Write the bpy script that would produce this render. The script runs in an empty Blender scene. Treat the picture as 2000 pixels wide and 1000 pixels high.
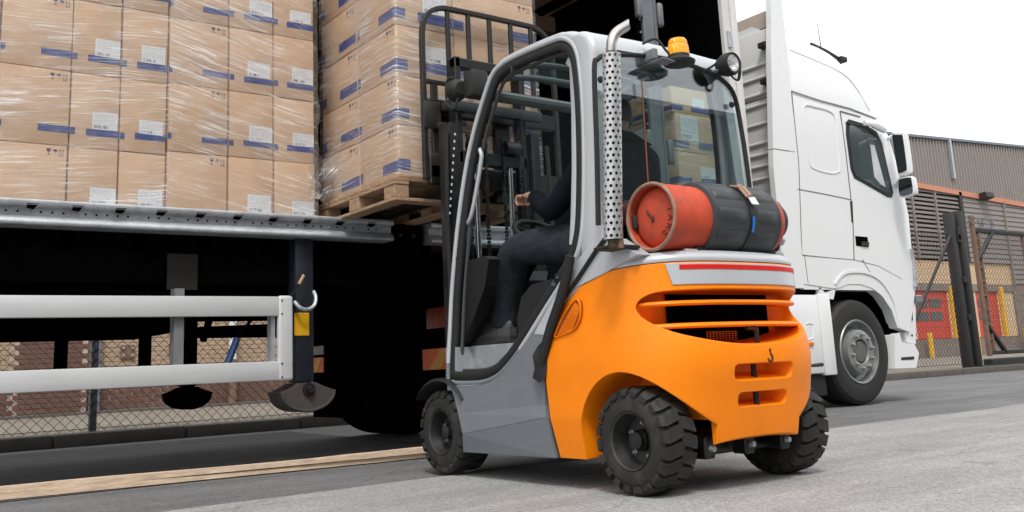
import bpy, bmesh, math, random
from mathutils import Vector, Matrix, noise
R = math.radians
random.seed(7)
S = bpy.context.scene
COL = S.collection

# ---------------------------------------------------------------- camera
YAW, PITCH, ROLL = R(36.34), R(10.60), R(-2.728)
FPX, CX, CY, HC = 1846.0, 1000.0, 371.0, 0.53          # focal length and centre in photo pixels, lens height in metres
_f = Vector((math.sin(YAW)*math.cos(PITCH), math.cos(YAW)*math.cos(PITCH), math.sin(PITCH)))
_r0 = Vector((math.cos(YAW), -math.sin(YAW), 0)); _u0 = _r0.cross(_f)
_r = _r0*math.cos(ROLL) + _u0*math.sin(ROLL); _u = _u0*math.cos(ROLL) - _r0*math.sin(ROLL)
cam = bpy.data.cameras.new('camera'); camo = bpy.data.objects.new('camera', cam); COL.objects.link(camo)
camo.matrix_world = Matrix(((_r.x, _u.x, -_f.x, 0), (_r.y, _u.y, -_f.y, 0), (_r.z, _u.z, -_f.z, HC), (0, 0, 0, 1)))
cam.sensor_width = 36; cam.lens = FPX/2000*36; cam.shift_y = (CY-500)/2000
cam.clip_start = 0.05; cam.clip_end = 2000
S.camera = camo

# ---------------------------------------------------------------- sky, sun, exposure
SUN_EL, SUN_AZ = R(58), R(215)          # azimuth clockwise from +Y
w = bpy.data.worlds.new('World'); S.world = w; w.use_nodes = True
nt = w.node_tree; nt.nodes.clear()
sky = nt.nodes.new('ShaderNodeTexSky'); sky.sky_type = 'NISHITA'; sky.sun_disc = False
sky.sun_elevation = SUN_EL; sky.sun_rotation = SUN_AZ; sky.dust_density = 6; sky.air_density = 1.2; sky.ozone_density = 1
hs = nt.nodes.new('ShaderNodeHueSaturation'); hs.inputs['Saturation'].default_value = 0.12; hs.inputs['Value'].default_value = 1.0
bg = nt.nodes.new('ShaderNodeBackground'); bg.inputs['Strength'].default_value = 0.15
wo = nt.nodes.new('ShaderNodeOutputWorld')
ov = nt.nodes.new('ShaderNodeMix'); ov.data_type = 'RGBA'; ov.inputs[0].default_value = .72; ov.inputs[7].default_value = (7.6, 7.7, 7.8, 1)   # even overcast over the clear sky
nt.links.new(sky.outputs[0], hs.inputs['Color']); nt.links.new(hs.outputs[0], ov.inputs[6]); nt.links.new(ov.outputs[2], bg.inputs[0]); nt.links.new(bg.outputs[0], wo.inputs[0])
sl = bpy.data.lights.new('sun', 'SUN'); sl.energy = 1.5; sl.angle = R(10); sl.color = (1, .96, .9)
slo = bpy.data.objects.new('sun', sl); COL.objects.link(slo); slo.location = (0, 0, 30)
sd = Vector((math.sin(SUN_AZ)*math.cos(SUN_EL), math.cos(SUN_AZ)*math.cos(SUN_EL), math.sin(SUN_EL)))
slo.rotation_euler = (-sd).to_track_quat('-Z', 'Y').to_euler()
S.view_settings.view_transform = 'Standard'; S.view_settings.look = 'None'; S.view_settings.gamma = 1
S.view_settings.exposure = 0.42
S.render.engine = 'CYCLES'

# ---------------------------------------------------------------- helpers
def px(x, y, ax, val):
    """point of the place that the photograph shows at (x, y), on the plane axis ax = val"""
    d = _f*FPX + _r*(x-CX) - _u*(y-CY)
    o = Vector((0, 0, HC)); t = (val-o[ax])/d[ax]
    return o + d*t
def V(*a): return Vector(a)

class MB:
    def __init__(s): s.v = []; s.f = []; s.m = []; s.sm = []
    def add(s, vs, fs, m=0, sm=False):
        o = len(s.v); s.v += [tuple(p) for p in vs]
        for f in fs: s.f.append([i+o for i in f]); s.m.append(m); s.sm.append(sm)
        return s
    def bm(s, b, m=0, sm=False):
        b.verts.index_update()
        s.add([p.co.copy() for p in b.verts], [[p.index for p in f.verts] for f in b.faces], m, sm); b.free(); return s
    def box(s, a, b, m=0):
        x0, y0, z0 = (min(a[i], b[i]) for i in range(3)); x1, y1, z1 = (max(a[i], b[i]) for i in range(3))
        return s.add([(x0,y0,z0),(x1,y0,z0),(x1,y1,z0),(x0,y1,z0),(x0,y0,z1),(x1,y0,z1),(x1,y1,z1),(x0,y1,z1)],
            [(0,3,2,1),(4,5,6,7),(0,1,5,4),(1,2,6,5),(2,3,7,6),(3,0,4,7)], m)
    def bbox(s, a, b, r=.005, seg=2, m=0, mat=None):
        bm_ = bmesh.new(); bmesh.ops.create_cube(bm_, size=1)
        c = [(a[i]+b[i])/2 for i in range(3)]; d = [abs(b[i]-a[i]) for i in range(3)]
        for p in bm_.verts: p.co = Vector((c[0]+p.co.x*d[0], c[1]+p.co.y*d[1], c[2]+p.co.z*d[2]))
        bmesh.ops.bevel(bm_, geom=bm_.edges[:], offset=min(r, min(d)*.49), segments=seg, affect='EDGES', profile=.5)
        if mat: bm_.transform(mat)
        return s.bm(bm_, m, True)
    def hexa(s, p, m=0):
        return s.add(p, [(0,3,2,1),(4,5,6,7),(0,1,5,4),(1,2,6,5),(2,3,7,6),(3,0,4,7)], m)
    def prism(s, poly, ax, a, b, m=0, sm=False):
        """poly: 2-D points in the two other axes (in order x<y<z), extruded along ax from a to b"""
        n = len(poly); o = [i for i in range(3) if i != ax]
        def mk(p, t):
            q = [0, 0, 0]; q[ax] = t; q[o[0]] = p[0]; q[o[1]] = p[1]; return q
        vs = [mk(p, a) for p in poly] + [mk(p, b) for p in poly]
        fs = [tuple(range(n)), tuple(range(2*n-1, n-1, -1))] + [(i, i+n, (i+1) % n+n, (i+1) % n) for i in range(n)]
        bm_ = bmesh.new(); bv = [bm_.verts.new(v) for v in vs]
        for f in fs: bm_.faces.new([bv[i] for i in f])
        bmesh.ops.recalc_face_normals(bm_, faces=bm_.faces)
        return s.bm(bm_, m, sm)
    def tube(s, path, r, n=10, m=0, closed=False, cap=True, sy=1.0, up=None):
        """round tube (r may be a list); sy squashes it along the second axis"""
        path = [Vector(p) for p in path]; k = len(path); rs = r if isinstance(r, (list, tuple)) else [r]*k
        vs = []; prev = None
        for i, p in enumerate(path):
            if closed: t = path[(i+1) % k]-path[i-1]
            else: t = path[min(i+1, k-1)]-path[max(i-1, 0)]
            t.normalize()
            if up is not None: a = Vector(up)
            elif prev is None: a = Vector((0, 0, 1)) if abs(t.z) < .9 else Vector((1, 0, 0))
            else: a = prev
            b = t.cross(a); b.normalize(); a = b.cross(t); a.normalize(); prev = a
            for j in range(n):
                q = 2*math.pi*j/n; vs.append(p + (a*math.cos(q) + b*math.sin(q)*sy)*rs[i])
        fs = []
        for i in range(k if closed else k-1):
            for j in range(n):
                i2 = (i+1) % k; fs.append((i*n+j, i*n+(j+1) % n, i2*n+(j+1) % n, i2*n+j))
        if cap and not closed: fs += [tuple(range(n-1, -1, -1)), tuple(range((k-1)*n, k*n))]
        return s.add(vs, fs, m, True)
    def sweep(s, path, sec, up, m=0, closed=False, sm=True):
        """section sec (list of (u, v)): u along 'side' = t x up, v along up"""
        path = [Vector(p) for p in path]; k = len(path); n = len(sec); vs = []; up = Vector(up)
        for i, p in enumerate(path):
            t = (path[(i+1) % k]-path[i-1]) if closed else (path[min(i+1, k-1)]-path[max(i-1, 0)])
            t.normalize(); b = t.cross(up); b.normalize()
            for (a, c) in sec: vs.append(p + b*a + up*c)
        fs = []
        for i in range(k if closed else k-1):
            for j in range(n):
                i2 = (i+1) % k; fs.append((i*n+j, i*n+(j+1) % n, i2*n+(j+1) % n, i2*n+j))
        if not closed: fs += [tuple(range(n-1, -1, -1)), tuple(range((k-1)*n, k*n))]
        return s.add(vs, fs, m, sm)
    def lathe(s, prof, c, ax, n=32, m=0, cap=False):
        """prof: list of (t along axis, radius)"""
        o = [i for i in range(3) if i != ax]; vs = []; k = len(prof)
        for (t, r) in prof:
            for j in range(n):
                q = 2*math.pi*j/n; p = [0, 0, 0]; p[ax] = c[ax]+t; p[o[0]] = c[o[0]]+r*math.cos(q); p[o[1]] = c[o[1]]+r*math.sin(q); vs.append(p)
        fs = [(i*n+j, i*n+(j+1) % n, (i+1)*n+(j+1) % n, (i+1)*n+j) for i in range(k-1) for j in range(n)]
        if cap: fs += [tuple(range(n)), tuple(range((k-1)*n, k*n))]
        return s.add(vs, fs, m, True)
    def grid(s, rows, m=0, sm=True, wrap=False):
        k = len(rows); n = len(rows[0]); vs = [p for r in rows for p in r]; fs = []
        for i in range(k-1):
            for j in range(n if wrap else n-1): fs.append((i*n+j, i*n+(j+1) % n, (i+1)*n+(j+1) % n, (i+1)*n+j))
        return s.add(vs, fs, m, sm)
    def mesh(s, name, mats, org=(0, 0, 0), angle=35, recalc=True):
        me = bpy.data.meshes.new(name)
        o = Vector(org); me.from_pydata([tuple(Vector(p)-o) for p in s.v], [], s.f); me.update()
        for mt in mats: me.materials.append(mt)
        if len(mats) > 1: me.polygons.foreach_set('material_index', s.m)
        me.polygons.foreach_set('use_smooth', s.sm)
        if recalc:
            b = bmesh.new(); b.from_mesh(me); bmesh.ops.recalc_face_normals(b, faces=b.faces); b.to_mesh(me); b.free()
        if any(s.sm): me.set_sharp_from_angle(angle=R(angle))
        return me
    def part(s, name, mats, parent, angle=35, recalc=True, kind=None, label=None):
        if not isinstance(mats, (list, tuple)): mats = [mats]
        org = root_of(parent).location if parent else (0, 0, 0)
        o = bpy.data.objects.new(name, s.mesh(name, mats, org, angle, recalc)); COL.objects.link(o)
        if parent: o.parent = parent
        if kind: o['kind'] = kind
        if label: o['label'] = label
        return o
    def one(s, name, mats, label, cat, group=None, org=None, angle=35, kind=None):
        """a thing that is one mesh"""
        if not isinstance(mats, (list, tuple)): mats = [mats]
        if org is None:
            xs = [p[0] for p in s.v]; ys = [p[1] for p in s.v]; zs = [p[2] for p in s.v]
            org = ((min(xs)+max(xs))/2, (min(ys)+max(ys))/2, min(zs))
        o = bpy.data.objects.new(name, s.mesh(name, mats, org, angle)); COL.objects.link(o); o.location = org
        tag(o, label, cat, group, kind); return o
def root_of(o):
    while o.parent: o = o.parent
    return o
def tag(o, label=None, cat=None, group=None, kind=None):
    if label: o['label'] = label
    if cat: o['category'] = cat
    if group: o['group'] = group
    if kind: o['kind'] = kind
    return o
def thing(name, label, cat, loc=(0, 0, 0), group=None, kind=None):
    o = bpy.data.objects.new(name, None); COL.objects.link(o); o.location = loc; o.empty_display_size = .1
    return tag(o, label, cat, group, kind)
def inst(name, me, parent, loc, rot=(0, 0, 0), scale=None):
    """a part that shares mesh data; loc in world metres"""
    o = bpy.data.objects.new(name, me); COL.objects.link(o); o.parent = parent
    o.location = Vector(loc)-(Vector(root_of(parent).location) if parent else Vector((0, 0, 0)))
    o.rotation_euler = rot
    if scale: o.scale = scale
    return o
def cut(o, cutters):
    for c in cutters:
        md = o.modifiers.new('cut', 'BOOLEAN'); md.object = c; md.operation = 'DIFFERENCE'; md.solver = 'EXACT'
    dg = bpy.context.evaluated_depsgraph_get(); me = bpy.data.meshes.new_from_object(o.evaluated_get(dg))
    o.modifiers.clear(); old = o.data; o.data = me; me.name = old.name
    for c in cutters:
        d = c.data; bpy.data.objects.remove(c); bpy.data.meshes.remove(d)
    return o
def smooth_path(pts, per=6, closed=False):
    """Catmull-Rom through the points"""
    pts = [Vector(p) for p in pts]; n = len(pts); out = []
    for i in range(n if closed else n-1):
        p0 = pts[i-1] if (closed or i > 0) else pts[0]; p1 = pts[i]; p2 = pts[(i+1) % n]
        p3 = pts[(i+2) % n] if (closed or i+2 < n) else pts[-1]
        for k in range(per):
            t = k/per
            out.append(.5*((2*p1) + (p2-p0)*t + (2*p0-5*p1+4*p2-p3)*t*t + (3*p1-p0-3*p2+p3)*t**3))
    if not closed: out.append(pts[-1])
    return out
def interp(tab, x):
    if x <= tab[0][0]: return tab[0][1]
    for (a, b), (c, d) in zip(tab, tab[1:]):
        if x <= c: return b+(d-b)*(x-a)/(c-a)
    return tab[-1][1]

# ---------------------------------------------------------------- materials
MATS = {}
def mat(name, col, rough=.5, metal=0, var=.12, scale=6, bump=0, bscale=60, coat=0, spec=.5, dirt=None, dscale=3, stretch=None, bevel=0, rvar=1.0):
    """principled with a noise-varied colour, fine relief and optional dirt patches"""
    if name in MATS: return MATS[name]
    m = bpy.data.materials.new(name); m.use_nodes = True; n = m.node_tree; L = n.links.new
    b = n.nodes['Principled BSDF']; b.inputs['Roughness'].default_value = rough; b.inputs['Metallic'].default_value = metal
    b.inputs['Coat Weight'].default_value = coat; b.inputs['Coat Roughness'].default_value = .15; b.inputs['Specular IOR Level'].default_value = spec
    tc = n.nodes.new('ShaderNodeTexCoord'); src = tc.outputs['Object']
    if stretch:
        mp = n.nodes.new('ShaderNodeMapping'); mp.inputs['Scale'].default_value = stretch; L(src, mp.inputs[0]); src = mp.outputs[0]
    ns = n.nodes.new('ShaderNodeTexNoise'); ns.inputs['Scale'].default_value = scale; ns.inputs['Detail'].default_value = 6; ns.inputs['Roughness'].default_value = .65; L(src, ns.inputs['Vector'])
    mr = n.nodes.new('ShaderNodeMapRange'); mr.inputs[1].default_value = .3; mr.inputs[2].default_value = .7; mr.inputs[3].default_value = 1-var; mr.inputs[4].default_value = 1+var; L(ns.outputs[0], mr.inputs[0])
    mx = n.nodes.new('ShaderNodeMix'); mx.data_type = 'RGBA'; mx.blend_type = 'MULTIPLY'; mx.inputs[0].default_value = 1
    mx.inputs[6].default_value = (*col, 1); L(mr.outputs[0], mx.inputs[7]); out = mx.outputs[2]
    if dirt:
        n2 = n.nodes.new('ShaderNodeTexNoise'); n2.inputs['Scale'].default_value = dscale; n2.inputs['Detail'].default_value = 8; n2.inputs['Roughness'].default_value = .7; L(src, n2.inputs['Vector'])
        r2 = n.nodes.new('ShaderNodeMapRange'); r2.inputs[1].default_value = .5; r2.inputs[2].default_value = .72; L(n2.outputs[0], r2.inputs[0])
        r2.inputs[4].default_value = dirt[3] if len(dirt) > 3 else .6
        m2 = n.nodes.new('ShaderNodeMix'); m2.data_type = 'RGBA'; L(r2.outputs[0], m2.inputs[0]); L(out, m2.inputs[6]); m2.inputs[7].default_value = (*dirt[:3], 1); out = m2.outputs[2]
    L(out, b.inputs['Base Color'])
    rr = n.nodes.new('ShaderNodeMapRange'); rr.inputs[3].default_value = max(.02, rough-.08*rvar); rr.inputs[4].default_value = min(1, rough+.1*rvar); L(ns.outputs[0], rr.inputs[0]); L(rr.outputs[0], b.inputs['Roughness'])
    nrm = None
    if bevel:
        bv = n.nodes.new('ShaderNodeBevel'); bv.samples = 4; bv.inputs['Radius'].default_value = bevel; nrm = bv.outputs[0]
    if bump:
        nb = n.nodes.new('ShaderNodeTexNoise'); nb.inputs['Scale'].default_value = bscale; nb.inputs['Detail'].default_value = 4; L(src, nb.inputs['Vector'])
        bp = n.nodes.new('ShaderNodeBump'); bp.inputs['Strength'].default_value = bump; bp.inputs['Distance'].default_value = .01; L(nb.outputs[0], bp.inputs['Height'])
        if nrm: L(nrm, bp.inputs['Normal'])
        nrm = bp.outputs[0]
    if nrm: L(nrm, b.inputs['Normal'])
    MATS[name] = m; return m
M_ORANGE = mat('orange_paint', (.93, .24, .002), .45, var=.06, scale=3, bump=.05, bscale=90, coat=0, spec=.3, bevel=.007, dirt=(.50, .12, .012, .16), dscale=7)
M_ORANGE_D = mat('orange_plastic', (.72, .16, .006), .5, var=.06)
M_SILVER = mat('silver_paint', (.50, .52, .55), .34, metal=.15, var=.05, scale=3, coat=.2, bevel=.006, dirt=(.3, .3, .3, .25), dscale=6)
M_GREY = mat('grey_paint', (.165, .18, .20), .42, var=.06, scale=4, bump=.03, bscale=120, bevel=.006, dirt=(.11, .11, .11, .3), dscale=8)
M_STEP = mat('worn_step_paint', (.26, .28, .30), .4, var=.1, scale=8, dirt=(.5, .5, .5, .5), dscale=12)
M_BLACK = mat('black_paint', (.012, .012, .013), .42, var=.2, bump=.05, bevel=.003)
M_MAST = mat('mast_steel', (.0045, .005, .0058), .4, var=.3, dirt=(.06, .05, .045, .5), dscale=9)
M_RUBBER = mat('black_rubber', (.009, .009, .0095), .7, var=.2, bump=.1, bscale=80)
M_TYRE = mat('tyre_rubber', (.013, .0128, .0125), .72, var=.25, scale=9, bump=.18, bscale=120, dirt=(.07, .065, .06, .6), dscale=7)
M_PLASTIC = mat('black_plastic', (.009, .0095, .010), .55, var=.15, bump=.08, bscale=300)
M_CHROME = mat('brushed_steel', (.62, .62, .62), .22, metal=1, var=.08, scale=14)
M_PIPE = mat('heated_pipe', (.52, .50, .47), .3, metal=1, var=.12, scale=9, dirt=(.25, .18, .12, .4), dscale=8)
M_GALV = mat('galvanised_steel', (.46, .48, .51), .42, metal=.6, var=.2, scale=10, bump=.15, bscale=50, dirt=(.25, .26, .28, .6), dscale=14)
M_ALU = mat('aluminium', (.60, .61, .62), .45, metal=.15, var=.04, scale=3, stretch=(1, 6, 6), dirt=(.46, .46, .46, .35), dscale=4)
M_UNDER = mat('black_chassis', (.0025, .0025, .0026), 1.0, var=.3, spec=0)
M_WHITE = mat('white_cab_paint', (.77, .78, .79), .3, var=.004, scale=2, coat=.3, rvar=0)
M_WHITE2 = mat('white_rear_panel', (.62, .61, .60), .5, var=.04, scale=3, bevel=.006)
M_BROWNROOF = mat('roof_lining', (.30, .20, .15), .8, var=.2, scale=7, stretch=(8, 1, 1))
M_DENIM = mat('dark_denim', (.022, .026, .034), .9, var=.35, scale=18, bump=.5, bscale=38, spec=.2)
M_NAVY = mat('navy_fleece', (.006, .008, .013), .95, var=.3, scale=20, bump=.4, bscale=40, spec=.1)
M_SKIN = mat('skin', (.52, .30, .21), .5, var=.1, scale=14)
M_HAIR = mat('dark_hair', (.02, .014, .01), .6)
M_LEATHER = mat('black_leather', (.030, .030, .031), .28, var=.2, bump=.3, bscale=50)
M_RED = mat('gas_red', (.52, .072, .034), .55, spec=.25, var=.16, scale=7, bump=.12, bscale=40, dirt=(.24, .075, .045, .85), dscale=6)
M_RUSTY = mat('worn_red_rim', (.34, .2, .14), .6, var=.3, scale=16, dirt=(.12, .08, .06, .7), dscale=12)
M_REDTAPE = mat('red_reflector', (.62, .012, .008), .5, var=.05, spec=.2)
M_YELLOW = mat('yellow_reflector', (.68, .36, .005), .45, var=.06)
M_YPAINT = mat('yellow_paint', (.72, .40, .03), .5, var=.1, dirt=(.3, .2, .08, .4))
M_REDDOOR = mat('red_door', (.52, .05, .028), .5, var=.06, dirt=(.3, .04, .03, .4))
M_WOOD = mat('raw_pine', (.68, .52, .38), .75, var=.22, scale=5, stretch=(1.5, 14, 14), bump=.3, bscale=20, dirt=(.24, .15, .08, .5), dscale=3)
M_PALLET = mat('pallet_wood', (.36, .23, .14), .8, var=.28, scale=6, stretch=(3, 14, 10), bump=.35, bscale=25, dirt=(.15, .09, .055, .6), dscale=5)
M_PALLETY = mat('pallet_wood_cross', (.37, .24, .15), .8, var=.28, scale=6, stretch=(14, 3, 10), bump=.35, bscale=25, dirt=(.15, .09, .055, .6), dscale=5)
M_CARD = [mat('cardboard_%s' % 'abc'[i], c, .8, var=.05, scale=5, bump=.06, bscale=200, spec=.25, stretch=(1, 1, 1.4), dirt=(c[0]*.8, c[1]*.78, c[2]*.75, .4), dscale=2.5)
          for i, c in enumerate([(.60, .405, .265), (.575, .385, .245), (.62, .425, .285)])]
M_BLUE = mat('blue_print', (.022, .045, .21), .55, var=.1, scale=20)
M_INK = mat('blue_ink', (.05, .06, .11), .7)
M_GLASSDARK = mat('dark_glazing', (.01, .012, .014), .06, var=.05, spec=.8)
M_MIRROR = mat('mirror_glass', (.10, .11, .12), .04, metal=1, var=.02)

# ---- special materials
def thin_ior(n, fr, ior):
    """same reflectance from both faces of a thin sheet"""
    g = n.nodes.new('ShaderNodeNewGeometry'); m = n.nodes.new('ShaderNodeMath'); m.operation = 'MULTIPLY_ADD'; m.inputs[1].default_value = 1/ior-ior; m.inputs[2].default_value = ior
    n.links.new(g.outputs['Backfacing'], m.inputs[0]); n.links.new(m.outputs[0], fr.inputs[0])
def glass_mat(name, tint, rough=.0, base=.05, facing=.6):
    m = bpy.data.materials.new(name); m.use_nodes = True; n = m.node_tree; n.nodes.clear(); L = n.links.new
    o = n.nodes.new('ShaderNodeOutputMaterial'); mx = n.nodes.new('ShaderNodeMixShader'); t = n.nodes.new('ShaderNodeBsdfTransparent'); g = n.nodes.new('ShaderNodeBsdfGlossy')
    t.inputs[0].default_value = (*tint, 1); g.inputs['Roughness'].default_value = rough; g.inputs['Color'].default_value = (.95, .97, 1, 1)
    fr = n.nodes.new('ShaderNodeFresnel'); thin_ior(n, fr, 1.5)
    ma = n.nodes.new('ShaderNodeMath'); ma.operation = 'MULTIPLY_ADD'; ma.inputs[1].default_value = facing; ma.inputs[2].default_value = base
    L(fr.outputs[0], ma.inputs[0]); L(ma.outputs[0], mx.inputs[0]); L(t.outputs[0], mx.inputs[1]); L(g.outputs[0], mx.inputs[2]); L(mx.outputs[0], o.inputs[0])
    return m
M_GLASS = glass_mat('cab_glass', (.90, .955, .95), base=.0, facing=2.3)
M_GLASS_TINT = glass_mat('tinted_glass', (.80, .87, .87), base=.0, facing=.6)
M_SCREEN = glass_mat('windscreen_glass', (.86, .90, .90), base=.0, facing=.25)
M_CLEAR = glass_mat('lamp_glass', (.92, .94, .95), .02, .08)
def film_mat(name, ang, amount=.5):
    m = bpy.data.materials.new(name); m.use_nodes = True; n = m.node_tree; n.nodes.clear(); L = n.links.new
    N = n.nodes.new; o = N('ShaderNodeOutputMaterial')
    tc = N('ShaderNodeTexCoord'); mp = N('ShaderNodeMapping'); mp.inputs['Rotation'].default_value = (0, R(ang), 0); L(tc.outputs['Object'], mp.inputs[0])
    m1 = N('ShaderNodeMapping'); m1.inputs['Scale'].default_value = (3.4, 3.4, 105); L(mp.outputs[0], m1.inputs[0])
    # the streaks waver
    wn = N('ShaderNodeTexNoise'); wn.inputs['Scale'].default_value = 2.2; wn.inputs['Detail'].default_value = 3; L(tc.outputs['Object'], wn.inputs['Vector'])
    va = N('ShaderNodeVectorMath'); va.operation = 'MULTIPLY_ADD'; va.inputs[1].default_value = (0, 0, 7); L(wn.outputs['Color'], va.inputs[0]); L(m1.outputs[0], va.inputs[2])
    st = N('ShaderNodeTexNoise'); st.inputs['Scale'].default_value = 1; st.inputs['Detail'].default_value = 5; st.inputs['Roughness'].default_value = .6; L(va.outputs[0], st.inputs['Vector'])
    big = N('ShaderNodeTexNoise'); big.inputs['Scale'].default_value = 3.2; big.inputs['Detail'].default_value = 3; L(tc.outputs['Object'], big.inputs['Vector'])
    r1 = N('ShaderNodeMapRange'); r1.inputs[1].default_value = .51; r1.inputs[2].default_value = .66; L(st.outputs[0], r1.inputs[0])
    r2 = N('ShaderNodeMapRange'); r2.inputs[1].default_value = .34; r2.inputs[2].default_value = .62; L(big.outputs[0], r2.inputs[0])
    mu = N('ShaderNodeMath'); mu.operation = 'MULTIPLY'; L(r1.outputs[0], mu.inputs[0]); L(r2.outputs[0], mu.inputs[1])
    hz0 = N('ShaderNodeMath'); hz0.operation = 'MULTIPLY_ADD'; hz0.inputs[1].default_value = .10; hz0.inputs[2].default_value = .02; L(r2.outputs[0], hz0.inputs[0])
    m2 = N('ShaderNodeMath'); m2.operation = 'MULTIPLY_ADD'; m2.inputs[1].default_value = amount; L(mu.outputs[0], m2.inputs[0]); L(hz0.outputs[0], m2.inputs[2])
    bp = N('ShaderNodeBump'); bp.inputs['Strength'].default_value = .9; bp.inputs['Distance'].default_value = .006; L(st.outputs[0], bp.inputs['Height'])
    t = N('ShaderNodeBsdfTransparent'); t.inputs[0].default_value = (.97, .97, .97, 1)
    p = N('ShaderNodeBsdfPrincipled'); p.inputs['Base Color'].default_value = (.85, .85, .85, 1); p.inputs['Roughness'].default_value = .16; p.inputs['Specular IOR Level'].default_value = .9; L(bp.outputs[0], p.inputs['Normal'])
    mx = N('ShaderNodeMixShader'); L(m2.outputs[0], mx.inputs[0]); L(t.outputs[0], mx.inputs[1]); L(p.outputs[0], mx.inputs[2])
    g = N('ShaderNodeBsdfGlossy'); g.inputs['Roughness'].default_value = .12; L(bp.outputs[0], g.inputs['Normal'])
    fr = N('ShaderNodeFresnel'); thin_ior(n, fr, 1.5); L(bp.outputs[0], fr.inputs['Normal'])
    mx2 = N('ShaderNodeMixShader'); L(fr.outputs[0], mx2.inputs[0]); L(mx.outputs[0], mx2.inputs[1]); L(g.outputs[0], mx2.inputs[2])
    L(mx2.outputs[0], o.inputs[0]); return m
M_FILM1 = film_mat('stretch_film', 6, .66)
M_FILM1B = film_mat('stretch_film_creased', -13, .66)
M_FILM2 = film_mat('stretch_film_tight', -4, .62)
M_FILMC = film_mat('crumpled_film', 50, .8)
def label_mat():
    """paper label: lines of small print and a bar code at the lower left, in the label's own UV space"""
    m = bpy.data.materials.new('paper_label'); m.use_nodes = True; n = m.node_tree; L = n.links.new; N = n.nodes.new
    b = n.nodes['Principled BSDF']; b.inputs['Roughness'].default_value = .6
    uv = N('ShaderNodeTexCoord'); sp = N('ShaderNodeSeparateXYZ'); L(uv.outputs['UV'], sp.inputs[0])
    def mth(op, a, c=None, d=None):
        q = N('ShaderNodeMath'); q.operation = op
        for i, x in enumerate((a, c, d)):
            if x is None: continue
            if isinstance(x, (int, float)): q.inputs[i].default_value = x
            else: L(x, q.inputs[i])
        return q.outputs[0]
    u, v = sp.outputs[0], sp.outputs[1]
    def band(x, lo, hi): return mth('MULTIPLY', mth('GREATER_THAN', x, lo), mth('LESS_THAN', x, hi))
    oi = N('ShaderNodeObjectInfo')
    def white(val, rnd=0):
        q = N('ShaderNodeTexWhiteNoise'); q.noise_dimensions = '2D'; c = N('ShaderNodeCombineXYZ'); L(val, c.inputs[0]); L(oi.outputs['Random'], c.inputs[1]); L(c.outputs[0], q.inputs['Vector']); return q.outputs[0]
    bars = mth('GREATER_THAN', white(mth('FLOOR', mth('MULTIPLY', u, 70))), .5)
    bar = mth('MULTIPLY', mth('MULTIPLY', bars, band(u, .06, .62)), band(v, .06, .24))
    row = mth('FLOOR', mth('MULTIPLY', v, 13)); fv = mth('FRACT', mth('MULTIPLY', v, 13))
    cell = mth('ADD', mth('MULTIPLY', row, 31), mth('FLOOR', mth('MULTIPLY', u, 34)))
    txt = mth('MULTIPLY', mth('MULTIPLY', mth('GREATER_THAN', white(cell), .35), band(fv, .3, .72)), mth('MULTIPLY', band(v, .32, .93), band(u, .06, .93)))
    k = mth('MAXIMUM', mth('MULTIPLY', bar, .85), mth('MULTIPLY', txt, .38))
    mx = N('ShaderNodeMix'); mx.data_type = 'RGBA'; L(k, mx.inputs[0]); mx.inputs[6].default_value = (.70, .71, .73, 1); mx.inputs[7].default_value = (.10, .11, .15, 1)
    L(mx.outputs[2], b.inputs['Base Color']); return m
M_LABEL = label_mat()
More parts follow.
